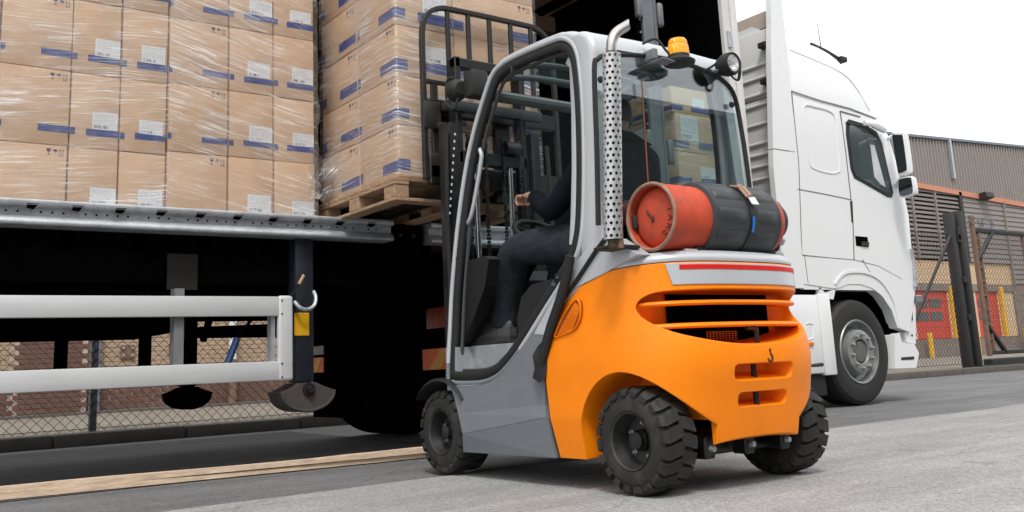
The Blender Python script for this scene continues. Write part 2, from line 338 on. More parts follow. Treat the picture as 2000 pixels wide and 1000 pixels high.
def paving(name, ca, cb, patch, bump=.5):
    m = bpy.data.materials.new(name); m.use_nodes = True; n = m.node_tree; L = n.links.new; N = n.nodes.new
    b = n.nodes['Principled BSDF']; b.inputs['Roughness'].default_value = .88; b.inputs['Specular IOR Level'].default_value = .3
    tc = N('ShaderNodeTexCoord'); v = tc.outputs['Object']
    def no(sc, det, ro): q = N('ShaderNodeTexNoise'); q.inputs['Scale'].default_value = sc; q.inputs['Detail'].default_value = det; q.inputs['Roughness'].default_value = ro; L(v, q.inputs['Vector']); return q.outputs[0]
    def ramp(x, a, c, lo, hi): q = N('ShaderNodeMapRange'); q.inputs[1].default_value = a; q.inputs[2].default_value = c; q.inputs[3].default_value = lo; q.inputs[4].default_value = hi; L(x, q.inputs[0]); return q.outputs[0]
    def mix(f, a, c, bl='MIX'):
        q = N('ShaderNodeMix'); q.data_type = 'RGBA'; q.blend_type = bl
        if isinstance(f, float): q.inputs[0].default_value = f
        else: L(f, q.inputs[0])
        for i, x in ((6, a), (7, c)):
            if isinstance(x, tuple): q.inputs[i].default_value = (*x, 1)
            else: L(x, q.inputs[i])
        return q.outputs[2]
    vo = N('ShaderNodeTexVoronoi'); vo.inputs['Scale'].default_value = 130; L(v, vo.inputs['Vector'])
    sp = N('ShaderNodeSeparateColor'); L(vo.outputs['Color'], sp.inputs[0])
    c = mix(ramp(no(1.1, 8, .7), .36, .64, 0, 1), ca, cb)
    c = mix(ramp(no(.35, 5, .6), .5, .7, 0, .6), c, patch)
    c = mix(1.0, c, ramp(sp.outputs[0], 0, 1, .72, 1.28), 'MULTIPLY')
    c = mix(1.0, c, ramp(no(28, 4, .7), .3, .7, .86, 1.12), 'MULTIPLY')
    # long worn tracks and hairline cracks
    tm = N('ShaderNodeMapping'); tm.inputs['Scale'].default_value = (.25, 3.2, 1); L(v, tm.inputs[0]); tn = N('ShaderNodeTexNoise'); tn.inputs['Scale'].default_value = 1.2; tn.inputs['Detail'].default_value = 5; L(tm.outputs[0], tn.inputs['Vector'])
    c = mix(1.0, c, ramp(tn.outputs[0], .35, .7, 1.10, .82), 'MULTIPLY')
    wv_ = N('ShaderNodeVectorMath'); wv_.operation = 'MULTIPLY_ADD'; wv_.inputs[1].default_value = (.35, .35, 0); wn_ = N('ShaderNodeTexNoise'); wn_.inputs['Scale'].default_value = 4; wn_.inputs['Detail'].default_value = 5; L(v, wn_.inputs['Vector']); L(wn_.outputs['Color'], wv_.inputs[0]); L(v, wv_.inputs[2])
    ck = N('ShaderNodeTexVoronoi'); ck.feature = 'DISTANCE_TO_EDGE'; ck.inputs['Scale'].default_value = .55; L(wv_.outputs[0], ck.inputs['Vector'])
    c = mix(ramp(ck.outputs['Distance'], .0, .005, .35, 0), c, (.04, .04, .04))
    # oil spots
    c = mix(ramp(no(2.7, 3, .5), .68, .76, 0, .35), c, (.05, .05, .05))
    L(c, b.inputs['Base Color'])
    bp = N('ShaderNodeBump'); bp.inputs['Strength'].default_value = bump; bp.inputs['Distance'].default_value = .006
    ad = N('ShaderNodeMath'); ad.operation = 'MULTIPLY_ADD'; ad.inputs[1].default_value = .5; L(no(60, 6, .8), ad.inputs[0]); L(vo.outputs['Distance'], ad.inputs[2]); L(ad.outputs[0], bp.inputs['Height']); L(bp.outputs[0], b.inputs['Normal'])
    return m
M_SLAB = paving('pale_yard_surface', (.27, .27, .265), (.33, .33, .325), (.24, .24, .24), .5)
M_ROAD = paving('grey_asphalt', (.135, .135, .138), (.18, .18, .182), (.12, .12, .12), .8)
M_ROAD_SHADE = paving('shade_asphalt', (.060, .060, .062), (.085, .085, .087), (.05, .05, .05), .8)
M_KERB = mat('kerb_concrete', (.10, .088, .078), .9, var=.2, scale=8, bump=.4, bscale=40, dirt=(.10, .09, .08, .6), dscale=4)
M_EARTH = mat('dry_verge', (.17, .145, .12), .95, var=.25, scale=3, bump=.6, bscale=20, dirt=(.13, .13, .06, .6), dscale=4)
M_WIRE = mat('rusty_wire', (.045, .024, .017), .6, var=.3, scale=12)
M_POST = mat('galvanised_post', (.16, .18, .21), .55, metal=.3, var=.2, scale=5)
M_DBRICK = mat('brown_brick', (.135, .068, .05), .85, var=.3, scale=2.2, bump=.4, bscale=60)
M_CBRICK = mat('cream_brick', (.40, .29, .20), .85, var=.15, scale=2.2, bump=.4, bscale=60)
M_MORTAR = mat('pale_mortar', (.42, .36, .31), .95, var=.1)
M_CLAD = mat('brown_grey_cladding', (.235, .205, .185), .6, var=.06, scale=2)
M_CLADD = mat('louvre_metal', (.21, .185, .17), .6, var=.06, scale=2)
M_DARKVOID = mat('dark_interior', (.01, .0095, .009), .9, spec=.1)
M_SALMON = mat('salmon_flashing', (.52, .21, .13), .6, var=.08)
M_CREAMW = mat('cream_wall', (.58, .42, .27), .85, var=.08, scale=3)
M_DOCK = mat('dock_concrete', (.20, .17, .15), .9, var=.2, scale=2)
M_RUSTPOST = mat('rusted_steel', (.17, .10, .07), .7, var=.3, scale=10)
M_GATE = mat('gate_steel', (.012, .012, .013), .55, var=.3, scale=6)
M_GATE2 = mat('gate_post_grey', (.020, .018, .017), .6, var=.3, scale=6)

# ---------------------------------------------------------------- ground
SEAM = 4.27
def struct(name, mb, m, kind='structure', label=None):
    o = mb.part(name, m, None); o['kind'] = kind
    if label: o['label'] = label
    return o
# dark road up to the kerb, and on to the horizon behind
struct('ground', MB().add([(-600, SEAM+.02, -.006), (800, SEAM+.02, -.006), (800, 900, -.006), (-600, 900, -.006)], [(0, 1, 2, 3)]), M_ROAD)
# the pale yard: its edge against the road is broken and a little uneven
edge = []
x = -60.0
while x < 200:
    edge.append((x, SEAM + .012*math.sin(x*3.1)+.02*(noise.noise((x*2.3, 0, 0)))))
    x += .12 if -2 < x < 16 else 3
mb = MB(); vs = [(a, b, 0) for a, b in edge] + [(a, -120, 0) for a, b in edge]; n = len(edge)
mb.add(vs, [(i, i+n, i+1+n, i+1) for i in range(n-1)])
struct('yard_pavement', mb, M_SLAB)
# the trailer's shade, painted as a darker sheet over the asphalt
struct('trailer_shade_strip', MB().add([(-40, 5.42, -.002), (3.7, 5.40, -.002), (3.9, 9.30, -.002), (-40, 9.25, -.002)], [(0, 1, 2, 3)]), M_ROAD_SHADE)
# kerb: separate stones 1.2 m long with joints
kerb = MB().box((-6, 9.72, -.05), (40, 9.86, .095)).part('kerb', M_MORTAR, None); kerb['kind'] = 'structure'
kb = MB().bbox((0, -.02, -.05), (1.19, .20, .115), .018, 2).mesh('kerb_stone', [M_KERB])
for i in range(40):
    X = -3+i*1.2
    if X > 19: break
    o = inst('kerb_stone', kb, kerb, (X, 9.70+random.uniform(-.006, .006), random.uniform(-.008, .006)))
verge = MB(); nx, ny = 60, 14
verge.grid([[(-6+46*i/nx, 9.88+10*(j/ny)**1.6, .085+.03*noise.noise((i*.7, j*.9, 3))+.02*j/ny) for i in range(nx+1)] for j in range(ny+1)])
struct('verge', verge, M_EARTH)
# litter and dry grass at the fence foot
mb = MB()
for i in range(420):
    X = random.uniform(.9, 6.2); Y = 9.9+abs(random.gauss(0, .12)); h = random.uniform(.02, .07); a = random.uniform(0, 6.3); d = random.uniform(.01, .05)
    mb.add([(X-.003, Y, .08), (X+.003, Y, .08), (X+d*math.cos(a), Y+d*math.sin(a), .09+h)], [(0, 1, 2)])
struct('dry_grass', mb, mat('straw', (.20, .15, .08), .9, var=.4), 'stuff', 'dry grass and litter along the fence foot')

# ---------------------------------------------------------------- chain-link fences
def chain(mb, x0, x1, z0, z1, Y, d=.1, r=.0040):
    """interlocked zig-zag strands, one every half diamond"""
    X = x0; k = 0
    while X < x1:
        pts = []; z = z0; j = 0
        while z <= z1+1e-6:
            s = (j % 2)*d/2 if k % 2 == 0 else (1-(j % 2))*d/2
            pts.append((X+s, Y+(.003 if k % 2 else -.003), z)); z += d/2; j += 1
        vs = []; fs = []
        for p in pts:
            vs += [(p[0]-r, p[1]+r, p[2]), (p[0]+r, p[1]+r, p[2]), (p[0], p[1]-r*1.5, p[2])]
        for i in range(len(pts)-1):
            for q in range(3): fs.append((i*3+q, i*3+(q+1) % 3, i*3+3+(q+1) % 3, i*3+3+q))
        mb.add(vs, fs); X += d/2; k += 1
fe = thing('chain_link_fence', 'rusty chain link fence behind the trailer landing legs, before the brick building', 'fence', (2, 9.98, .08))
mb = MB(); chain(mb, -.3, 7.0, .12, 2.0, 9.98); mb.part('mesh', M_WIRE, fe, kind='stuff')
for X in (-.3, 2.2, 4.75, 7.0):
    MB().bbox((X-.035, 10.0, .05), (X+.035, 10.06, 2.1), .006, 1).part('post', M_POST, fe)
for z in (.14, 1.98):
    MB().tube([(-.3, 9.975, z), (7, 9.975, z)], .0035, 5).part('line_wire', M_WIRE, fe)
fr = thing('chain_link_fence', 'chain link fence with a diagonal strut, beside the truck front bumper', 'fence', (16, 10.0, .1))
mb = MB(); chain(mb, 12.0, 18.0, .16, 2.75, 10.02, .11, .003); mb.part('mesh', M_WIRE, fr, kind='stuff')
for z in (.18, 1.4, 2.72): MB().tube([(12, 10.01, z), (18.1, 10.01, z)], .005, 5).part('line_wire', M_WIRE, fr)
for z in (2.95, 3.08): MB().tube([(12, 10.01, z), (18.1, 10.01, z-.02)], .004, 4).part('barbed_wire', M_WIRE, fr)
a, b = px(1857, 458, 1, 9.95), px(1793, 612, 1, 9.95)
MB().tube([a, b+(b-a)*.35], .032, 8).part('strut', M_GATE2, fr)
# gate posts
gp = thing('gate_post', 'brown grey square gate post with the diagonal strut fixed to it', 'post', (18.2, 9.95, .1))
MB().bbox((18.06, 9.9, .1), (18.24, 10.06, 3.15), .015, 2).part('shaft', M_GATE2, gp)
MB().bbox((18.245, 9.87, 2.55), (18.335, 9.93, 2.85), .01, 1).part('hinge_plate', M_GATE, gp)
gq = thing('gate_post', 'thick black square gate post between the grey post and the mesh gate', 'post', (18.55, 9.9, .1))
MB().bbox((18.34, 9.88, .1), (18.54, 10.06, 3.2), .02, 2).part('shaft', M_GATE, gq)
MB().bbox((18.30, 9.78, .09), (18.70, 10.14, .13), .01, 1).part('foot_plate', M_GATE, gq)
for z in (1.0, 1.75, 2.6): MB().bbox((18.243, 9.87, z), (18.337, 9.94, z+.12), .01, 1).part('hinge', M_GATE, gq)
gt = thing('sliding_gate', 'rusty framed mesh gate with braced corners beside the black post', 'gate', (20.5, 9.9, 0))
mb = MB(); chain(mb, 19.05, 24, .42, 2.8, 9.96, .11, .003); mb.part('mesh', M_WIRE, gt, kind='stuff')
MB().bbox((18.93, 9.92, .3), (19.03, 10.0, 3.15), .01, 1).part('frame_upright', M_RUSTPOST, gt)
MB().bbox((19.03, 9.92, 2.8), (24, 10.0, 2.88), .01, 1).part('frame_top', M_GATE, gt)
MB().bbox((19.03, 9.92, .32), (24, 10.0, .40), .01, 1).part('frame_bottom', M_GATE2, gt)
MB().bbox((18.85, 9.85, .03), (24, 10.05, .25), .02, 1).part('track_beam', M_GATE, gt)
MB().tube([(19.03, 9.95, 2.25), (19.75, 9.95, 2.84)], .05, 6).part('corner_brace', M_GATE, gt)
MB().tube([(19.03, 9.95, .9), (19.6, 9.95, .36)], .05, 6).part('corner_brace', M_GATE, gt)
MB().bbox((21.0, 9.92, .40), (21.08, 10.0, 2.8), .01, 1).part('frame_upright', M_RUSTPOST, gt)
for k in range(8): MB().bbox((19.03, 9.93, .62+k*.29), (19.15, 9.97, .65+k*.29), .004, 1).part('rung', M_RUSTPOST, gt)
MB().bbox((19.13, 9.92, .40), (19.17, 9.98, 2.8), .006, 1).part('inner_upright', M_RUSTPOST, gt)
for q in range(3):
    MB().tube(smooth_path([(18.95+q*.4+.12*math.sin(q*3+t*2.1), 9.96+.05*math.cos(t*2.6+q), 3.02+.1*math.sin(t*1.7+q*2)) for t in range(14)] , 3), .006, 4).part('barbed_coil', M_POST, gt)

# ---------------------------------------------------------------- brick building behind the left fence
bw = thing('brick_building', 'brown and cream brick wall behind the fence, seen below the trailer', 'building', (4, 17, 0))
YB = 17.0; BL, BH = .235, .078
MB().box((-1, YB+.012, .02), (12, YB+.4, 3.6)).part('mortar_wall', M_MORTAR, bw)
bm1 = MB().bbox((0, 0, 0), (BL-.012, .09, BH-.011), .004, 1)
brick_d = bm1.mesh('brick', [M_DBRICK]); brick_c = MB().bbox((0, 0, 0), (BL-.012, .09, BH-.011), .004, 1).mesh('brick', [M_CBRICK])
rest_d, rest_c = MB(), MB(); cnt = 0
for r in range(2, 46):
    z = r*BH
    for c in range(-4, 52):
        X = c*BL+(BL/2 if r % 2 else 0)
        if X < -1 or X > 11.7: continue
        dark = (2.52 < X+BL/2 < 3.62) or z < .80 or (6.9 < X < 7.9)
        if 3.0 < z < 3.3: dark = True
        Y = YB-(.12 if 2.52 < X+BL/2 < 3.62 else 0)+random.uniform(-.003, .003)
        pier = 2.52 < X+BL/2 < 3.62; a0_, a1_ = X, X+BL-.012
        if pier: a0_, a1_ = max(a0_, 2.53), min(a1_, 3.61)
        if pier and (a0_ > X or a1_ < X+BL-.012 or a0_-2.53 < BL*.6 and False):
            MB().bbox((a0_, Y, z), (a1_, Y+.09, z+BH-.011), .004, 1).part('brick', M_DBRICK, bw); continue
        if .2 < z < 1.62 and 2.2 < X < 5.3 and cnt < 260:
            inst('brick', brick_d if dark else brick_c, bw, (X, Y, z)); cnt += 1
        else:
            q = rest_d if dark else rest_c
            q.box((X, Y, z), (X+BL-.012, Y+.09, z+BH-.011))
rest_d.part('bricks', M_DBRICK, bw, kind='stuff'); rest_c.part('bricks', M_CBRICK, bw, kind='stuff')
MB().box((2.54, YB-.10, .02), (3.60, YB+.012, 3.5)).part('pier_core', M_MORTAR, bw)
MB().box((-1, YB-.5, .0), (12, YB+.0, .14)).part('footing', M_KERB, bw)
# pipes and plates on the wall
MB().tube([(3.78, YB-.1, .15), (3.78, YB-.1, 3.4)], .035, 10).part('drain_pipe', M_POST, bw)
MB().tube([(6.02, YB-.15, .9), (6.02, YB-.15, 3.4)], .07, 10).part('drain_pipe', mat('pipe_white', (.62, .62, .62), .5), bw)
MB().tube([(6.02, YB-.15, .1), (6.02, YB-.15, .9)], .075, 10).part('drain_shoe', M_RUSTPOST, bw)
for X in (4.25, 5.05):
    pl = MB().box((X-.11, YB-.04, .98), (X+.11, YB-.004, 1.2)).part('wall_plate', M_RUSTPOST, bw)
    for dx in (-.07, .07):
        for dz in (1.03, 1.15):
            MB().lathe([(-.02, .0), (-.02, .022), (0, .022)], (X+dx, YB-.04, dz), 1, 8).part('bolt', M_GALV, pl)

# ---------------------------------------------------------------- loading dock building
dk = thing('loading_dock_building', 'loading dock warehouse with corrugated brown cladding and red dock doors', 'building', (53, 28, 0))
YD = 28.0
MB().box((40, YD+.32, 0), (75, YD+18, 10.5)).part('core', M_DARKVOID, dk)
# upper cladding: vertical corrugation, raking roof line
mb = MB(); X = 43.0; i = 0; lo, hi = [], []
while X < 70:
    for (dx, dy) in ((0, 0), (.10, 0), (.14, -.09), (.24, -.09), (.28, 0)):
        pass
    for (dx, dy) in ((0, 0), (.13, 0), (.16, -.08), (.29, -.08), (.32, 0)):
        xx = X+dx; zt = 11.97+(xx-47.9)*.05; zb = 9.37-(xx-47.9)*.0315
        lo.append((xx, YD+dy, zb)); hi.append((xx, YD+dy, zt))
    X += .32
mb.grid([lo, hi], sm=False); mb.part('corrugated_cladding', M_CLAD, dk)
mb = MB(); mb.hexa([(43, YD-.18, 11.72), (70, YD-.18, 13.07), (70, YD+4, 13.07), (43, YD+4, 11.72), (43, YD-.18, 11.86), (70, YD-.18, 13.21), (70, YD+4, 13.21), (43, YD+4, 11.86)]); mb.part('roof_edge', M_POST, dk)
mb = MB(); mb.hexa([(43, YD-.2, 9.25), (70, YD-.2, 8.40), (70, YD+.1, 8.40), (43, YD+.1, 9.25), (43, YD-.2, 9.53), (70, YD-.2, 8.68), (70, YD+.1, 8.68), (43, YD+.1, 9.53)]); mb.part('flashing', M_SALMON, dk)
MB().box((51.7, YD-.25, 9.9), (51.88, YD-.05, 12.2)).part('vent_pipe', M_GALV, dk)
MB().hexa([(54.2, YD-.7, 8.95), (55.1, YD-.7, 8.95), (55.1, YD-.2, 8.85), (54.2, YD-.2, 8.85), (54.2, YD-.6, 9.25), (55.1, YD-.6, 9.25), (55.1, YD-.2, 9.2), (54.2, YD-.2, 9.2)]).part('floodlight', M_GATE2, dk)
# louvres: each blade its own piece
bl = MB().hexa([(0, -.10, 0), (8.1, -.10, 0), (8.1, .06, .12), (0, .06, .12), (0, -.10, .10), (8.1, -.10, .10), (8.1, .06, .22), (0, .06, .22)]).mesh('blade', [M_CLADD])
for k in range(16): inst('blade', bl, dk, (44, YD, 5.25+k*.245))
for X in (44.0, 47.3, 49.6): MB().box((X-.07, YD-.16, 5.2), (X+.07, YD+.05, 9.2)).part('mullion', M_CLADD, dk)
MB().box((52.05, YD-.2, 5.1), (52.35, YD+.1, 9.15)).part('corner_post', M_GATE2, dk)
bs = MB().hexa([(0, -.12, 0), (16, -.12, 0), (16, 0, .02), (0, 0, .02), (0, -.07, .30), (16, -.07, .30), (16, 0, .32), (0, 0, .32)]).mesh('board', [M_CLADD])
for k in range(13): inst('board', bs, dk, (52.36, YD, 5.15+k*.29))
bs2 = MB().hexa([(0, -.12, 0), (11, -.12, 0), (11, 0, .02), (0, 0, .02), (0, -.07, .30), (11, -.07, .30), (11, 0, .32), (0, 0, .32)]).mesh('board', [M_CLADD])
for k in range(4): inst('board', bs2, dk, (57.2, YD-.01, 3.98+k*.29))
for X in (57.0, 60.3): MB().box((X, YD-.2, 3.9 if X < 58 else 5.1), (X+.1, YD-.01, 8.9)).part('cover_strip', M_CLAD, dk)
# lower wall: cream block with openings, dark band and dock
mb = MB(); mb.box((40, YD, 3.55), (75, YD+.3, 5.15))
for a, b in ((40, 46.4), (49.75, 52.7), (55.1, 75)): mb.box((a, YD, .95), (b, YD+.3, 3.548))
mb.part('lower_wall', M_CREAMW, dk)
MB().box((40, YD-.06, 3.50), (57, YD-.005, 3.9)).part('lintel_band', M_DOCK, dk)
MB().box((56.9, YD-.08, .95), (58.2, YD-.005, 3.95)).part('pier', M_DOCK, dk)
MB().box((40, YD-.5, 0), (75, YD+.2, .92)).part('dock_wall', M_DOCK, dk)
blk = MB()
for r in range(8):
    for c in range(44):
        X = 44+c*.41+(.2 if r % 2 else 0); blk.box((X, YD-.012, 3.92+r*.155), (X+.39, YD-.002, 3.92+r*.155+.14))
blk.part('blocks', M_CREAMW, dk, kind='stuff')
for a, b in ((46.4, 49.75), (52.7, 55.1)):
    d = MB().box((a, YD+.05, .95), (b, YD+.12, 3.5)).part('dock_door', M_REDDOOR, dk)
    for z in (1.9, 2.6):
        for x0 in (a+.25, a+1.55):
            if x0+1.1 < b: MB().box((x0, YD+.03, z), (x0+1.1, YD+.055, z+.48)).part('window', M_GLASSDARK, d)
    for z in (1.55, 2.15, 2.9): MB().box((a, YD+.035, z), (b, YD+.052, z+.03)).part('panel_joint', M_REDDOOR, d)
    for X in (b+.12, ): MB().bbox((X, YD-.2, .92), (X+.32, YD-.0, 3.75), .03, 1).part('door_guard', M_YPAINT, dk)
for X in (46.0, 50.6, 55.9, 57.0): MB().tube([(X, YD-.9, 0), (X, YD-.9, 1.25)], .13, 10).part('bollard', M_YPAINT, dk)
for X, b in ((58.6, 61.2),): MB().box((X, YD-.02, .95), (b, YD-.004, 3.4)).part('dock_door', mat('pale_door', (.55, .45, .36), .6), dk)

# ---------------------------------------------------------------- warehouse across the yard, behind the camera (seen in the window glass)
op = thing('warehouse', 'dark clad warehouse across the yard, seen only as a reflection in the windows', 'building', (20, -24, 0))
YO = -24.0
MB().box((-30, YO-12, 0), (90, YO, 14.4)).part('wall', mat('dark_cladding', (.045, .05, .05), .7, var=.15, stretch=(6, 1, .3)), op)
MB().box((-30, YO, 7.6), (90, YO+.12, 8.0)).part('flashing', M_SALMON, op)
MB().box((-30, YO-12.1, 14.4), (90, YO+.3, 14.65)).part('roof_edge', M_POST, op)
for X in (2, 14, 26, 38, 50): MB().box((X, YO, .0), (X+4.2, YO+.1, 4.4)).part('roller_door', M_DOCK, op)

# ---------------------------------------------------------------- semi-trailer
YT, YF = 5.45, 8.0
DECK = 1.42
tr = thing('semi_trailer', 'open sided semi trailer with galvanised deck rail and aluminium side guard', 'trailer', (2.4, 6.7, 0))
def rail(x0, x1, name, m):
    sec = [(5.425, 1.517), (5.422, 1.512), (5.422, 1.487), (5.43, 1.482), (5.462, 1.476), (5.464, 1.436), (5.444, 1.428), (5.43, 1.412), (5.424, 1.398), (5.424, 1.386), (5.432, 1.381), (5.56, 1.381), (5.56, 1.517)]
    return MB().prism(sec, 0, x0, x1, 0, True).part(name, m, tr, angle=60)
rl = rail(-2.5, 3.01, 'deck_rail', M_GALV); rail(3.30, 6.45, 'deck_rail', M_GALV)
hp = px(11.4, 409.6, 1, 5.464); hp2 = px(749.2, 450, 1, 5.464); pitch = (hp2.x-hp.x)/40
hole = MB().lathe([(-.0025, 0), (-.0025, .0062), (0, .0062)], (0, 0, 0), 1, 10).mesh('rail_hole', [M_UNDER])
bolt = MB().lathe([(-.008, 0), (-.008, .006), (-.005, .009), (0, .0095)], (0, 0, 0), 1, 10).mesh('rail_bolt', [M_GALV])
bolts = {2, 6, 12, 16, 23, 27, 33, 37, 40}
cl = MB().hexa([(-.026, -.012, .012), (.02, -.012, .012), (.02, .03, .012), (-.026, .03, .012), (-.018, -.012, .0), (.0, -.012, -.006), (.0, .03, -.006), (-.018, .03, 0)])
for i in range(-12, 41):
    X = hp.x+i*pitch; z = 1.4555
    if i in bolts: inst('rail_bolt', bolt, rl, (X, 5.464, z))
    else: inst('rail_hole', hole, rl, (X, 5.4645, z))
notch = MB().hexa([(-.030, -.010, .016), (.030, -.010, .016), (.030, .03, .016), (-.030, .03, .016), (-.024, -.004, -.004), (.010, -.004, -.010), (.010, .03, -.010), (-.024, .03, -.004)]).mesh('lashing_notch', [M_UNDER])
for i in range(-3, 11): inst('lashing_notch', notch, rl, (hp.x+(2.15+i*4)*pitch, 5.431, 1.478))
MB().box((-2.5, 5.57, 1.385), (6.58, 7.95, DECK)).part('deck', mat('deck_ply', (.03, .025, .02), .8), tr)
# frame below the deck: long beams and cross members
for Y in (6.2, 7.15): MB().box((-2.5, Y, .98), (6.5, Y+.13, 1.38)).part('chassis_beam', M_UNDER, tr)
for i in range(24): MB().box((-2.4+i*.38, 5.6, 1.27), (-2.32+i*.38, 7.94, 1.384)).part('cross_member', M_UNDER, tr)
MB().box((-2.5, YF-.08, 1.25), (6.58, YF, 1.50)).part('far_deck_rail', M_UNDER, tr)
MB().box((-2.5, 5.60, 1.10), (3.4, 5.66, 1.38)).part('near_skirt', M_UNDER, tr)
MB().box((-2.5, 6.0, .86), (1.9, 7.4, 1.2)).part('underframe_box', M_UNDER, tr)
# coupling block where the rail stops
MB().bbox((3.03, 5.50, 1.36), (3.28, 5.6, 1.50), .01, 1).part('post_socket', M_UNDER, tr)
for dx in (.06, .16): MB().lathe([(-.012, 0), (-.012, .012), (0, .014)], (3.04+dx, 5.5, 1.43), 1, 8).part('socket_bolt', M_GATE2, tr)
# near side guard
gd = 5.45
MB().bbox((-2.5, gd, .897), (2.235, gd+.03, 1.014), .006, 2).part('guard_rail', M_ALU, tr)
MB().bbox((-2.5, gd, .518), (2.235, gd+.03, .630), .006, 2).part('guard_rail', M_ALU, tr)
ge = MB().bbox((2.225, gd-.006, .512), (2.318, gd+.042, 1.020), .018, 4).part('guard_end', M_ALU, tr)
for z in (.535, .615, .91, .99): MB().lathe([(-.012, 0), (-.012, .004), (-.006, .006)], (2.245, gd, z), 1, 8).part('rivet', M_GATE2, ge)
MB().box((2.19, gd+.03, .62), (2.215, gd+.09, .9)).part('guard_bracket', M_GALV, tr)
for X in (1.62, 0.2): MB().box((X, gd+.035, .52), (X+.055, gd+.11, 1.06)).part('guard_hanger', mat('dull_galvanised', (.20, .20, .205), .6, metal=.3, var=.2), tr)
# far side guard, seen dark against the fence
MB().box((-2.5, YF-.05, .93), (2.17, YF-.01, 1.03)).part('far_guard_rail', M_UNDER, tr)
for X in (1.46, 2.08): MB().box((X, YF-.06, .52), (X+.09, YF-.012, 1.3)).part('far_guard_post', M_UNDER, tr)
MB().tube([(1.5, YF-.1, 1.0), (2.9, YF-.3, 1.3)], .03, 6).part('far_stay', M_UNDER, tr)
# landing legs
def leg(X, Y, name, m, near):
    l = MB().bbox((X-.06, Y-.06, .50), (X+.06, Y+.06, 1.38), .008, 2).part(name, m, tr)
    MB().bbox((X-.045, Y-.045, .42), (X+.045, Y+.045, .52), .006, 1).part('inner_leg', m, l)
    mb = MB(); n = 18; prof = []
    for k in range(n+1):
        t = -1+2*k/n; prof.append((X+.17*t, .445-.125*math.sqrt(max(0, 1-t*t))))
    top = [(X+.10, .47), (X+.05, .495), (X-.05, .495), (X-.10, .47)]
    mb.prism(prof+top, 1, Y-.11, Y+.11, 0, True); ft = mb.part('foot', mat('dirty_foot', (.05, .045, .042), .8, var=.3, dirt=(.10, .06, .045, .5), dscale=8) if near else m, l, angle=40)
    if near:
        MB().tube([(X+.17*math.cos(q), Y-.112, .445-.115*abs(math.sin(q))) for q in [math.pi*k/16 for k in range(17)]], .008, 6).part('foot_rim', MATS['dirty_foot'], ft)
        MB().lathe([(-.035, 0), (-.035, .018), (-.015, .022), (-.014, .038), (0, .04)], (X+.0, Y-.11, .455), 1, 16).part('pivot', M_MAST, ft)
    return l
NAVY_LEG = mat('navy_leg', (.008, .011, .02), .5, var=.3)
ln = leg(2.415, 5.56, 'landing_leg', NAVY_LEG, True)
leg(2.40, 7.75, 'landing_leg', M_UNDER, False)
a, b = px(574, 612, 1, 5.492), px(600, 657, 1, 5.492)
MB().bbox((2.345, 5.492, .778), (2.442, 5.4985, .918), .003, 1).part('reflector_plate', M_YELLOW, ln)
MB().tube(smooth_path([(2.33, 5.46, .985), (2.36, 5.44, .945), (2.41, 5.44, .935), (2.455, 5.45, .96), (2.475, 5.47, 1.01), (2.475, 5.5, 1.05)], 4), .012, 8).part('crank_hook', M_GALV, ln)
MB().tube([(2.30, 5.46, 1.01), (2.345, 5.44, 1.08), (2.375, 5.43, 1.135)], .007, 6).part('crank_rod', M_MAST, ln)
MB().tube([(2.352, 5.437, 1.09), (2.38, 5.428, 1.145)], .0095, 8).part('crank_grip', mat('bare_grip', (.5, .32, .18), .6), ln)
MB().tube([(2.415, 5.62, .82), (2.40, 7.7, .92)], .045, 8).part('leg_shaft', M_UNDER, tr)
MB().tube([(2.41, 5.9, .85), (2.39, 6.5, 1.3)], .03, 8).part('leg_brace', M_UNDER, tr)
MB().tube([(2.41, 7.4, .85), (2.39, 6.9, 1.3)], .03, 8).part('leg_brace', M_UNDER, tr)
MB().tube([(1.98, 5.72, .55), (2.08, 5.75, .78)], .022, 8).part('hose_grip', mat('blue_sleeve', (.012, .05, .16), .5), tr)
MB().tube(smooth_path([(2.08, 5.75, .78), (2.18, 5.78, .9), (2.24, 5.8, 1.05), (2.3, 5.85, 1.25)], 4), .012, 6).part('hose', M_UNDER, tr)
MB().box((1.60, 5.57, 1.06), (1.775, 5.575, 1.27)).part('dirty_notice', mat('dark_notice', (.008, .0055, .005), .8, var=.4, scale=20), tr)
# body: bulkhead, roof, posts, far curtain
MB().box((6.50, YT+.06, DECK), (6.58, YF, 4.5)).part('bulkhead', M_UNDER, tr)
fp = MB().bbox((6.50, YT, 1.38), (6.60, YT+.05, 4.5), .006, 1).part('front_post', M_WHITE2, tr)
MB().bbox((6.612, YT+.0, 1.30), (6.70, YT+.09, 4.5), .012, 2).part('corner_post', M_WHITE2, tr)
MB().bbox((6.53, YT-.02, 3.30), (6.575, YT, 3.46), .004, 1).part('latch', M_GALV, fp)
for i in range(14): MB().lathe([(-.004, 0), (-.003, .005), (0, .006)], (6.585, YT, 2.9+i*.07), 1, 6).part('rivet', M_GALV, fp)
MB().box((-2.5, YT, 4.46), (6.62, YF, 4.5)).part('roof_sheet', M_BROWNROOF, tr)
for X in (4.9, 5.6, 6.25): MB().box((X, YT+.02, 4.38), (X+.07, YF-.02, 4.455)).part('roof_bow', M_UNDER, tr)
MB().box((-2.5, YF-.14, 4.22), (6.5, YF-.03, 4.40)).part('far_top_rail', M_BROWNROOF, tr)
MB().box((-2.5, YT, 4.30), (6.62, YT+.08, 4.455)).part('near_top_rail', M_ALU, tr)
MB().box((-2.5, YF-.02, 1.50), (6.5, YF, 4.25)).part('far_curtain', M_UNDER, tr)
ps = MB().bbox((5.50, YT+.02, 1.50), (5.63, YT+.10, 4.40), .006, 1).part('side_post', mat('post_steel', (.16, .17, .185), .45, metal=.4, var=.15), tr)
MB().bbox((5.645, YT+.03, 1.50), (5.675, YT+.09, 4.40), .004, 1).part('post_flange', MATS['post_steel'], ps)
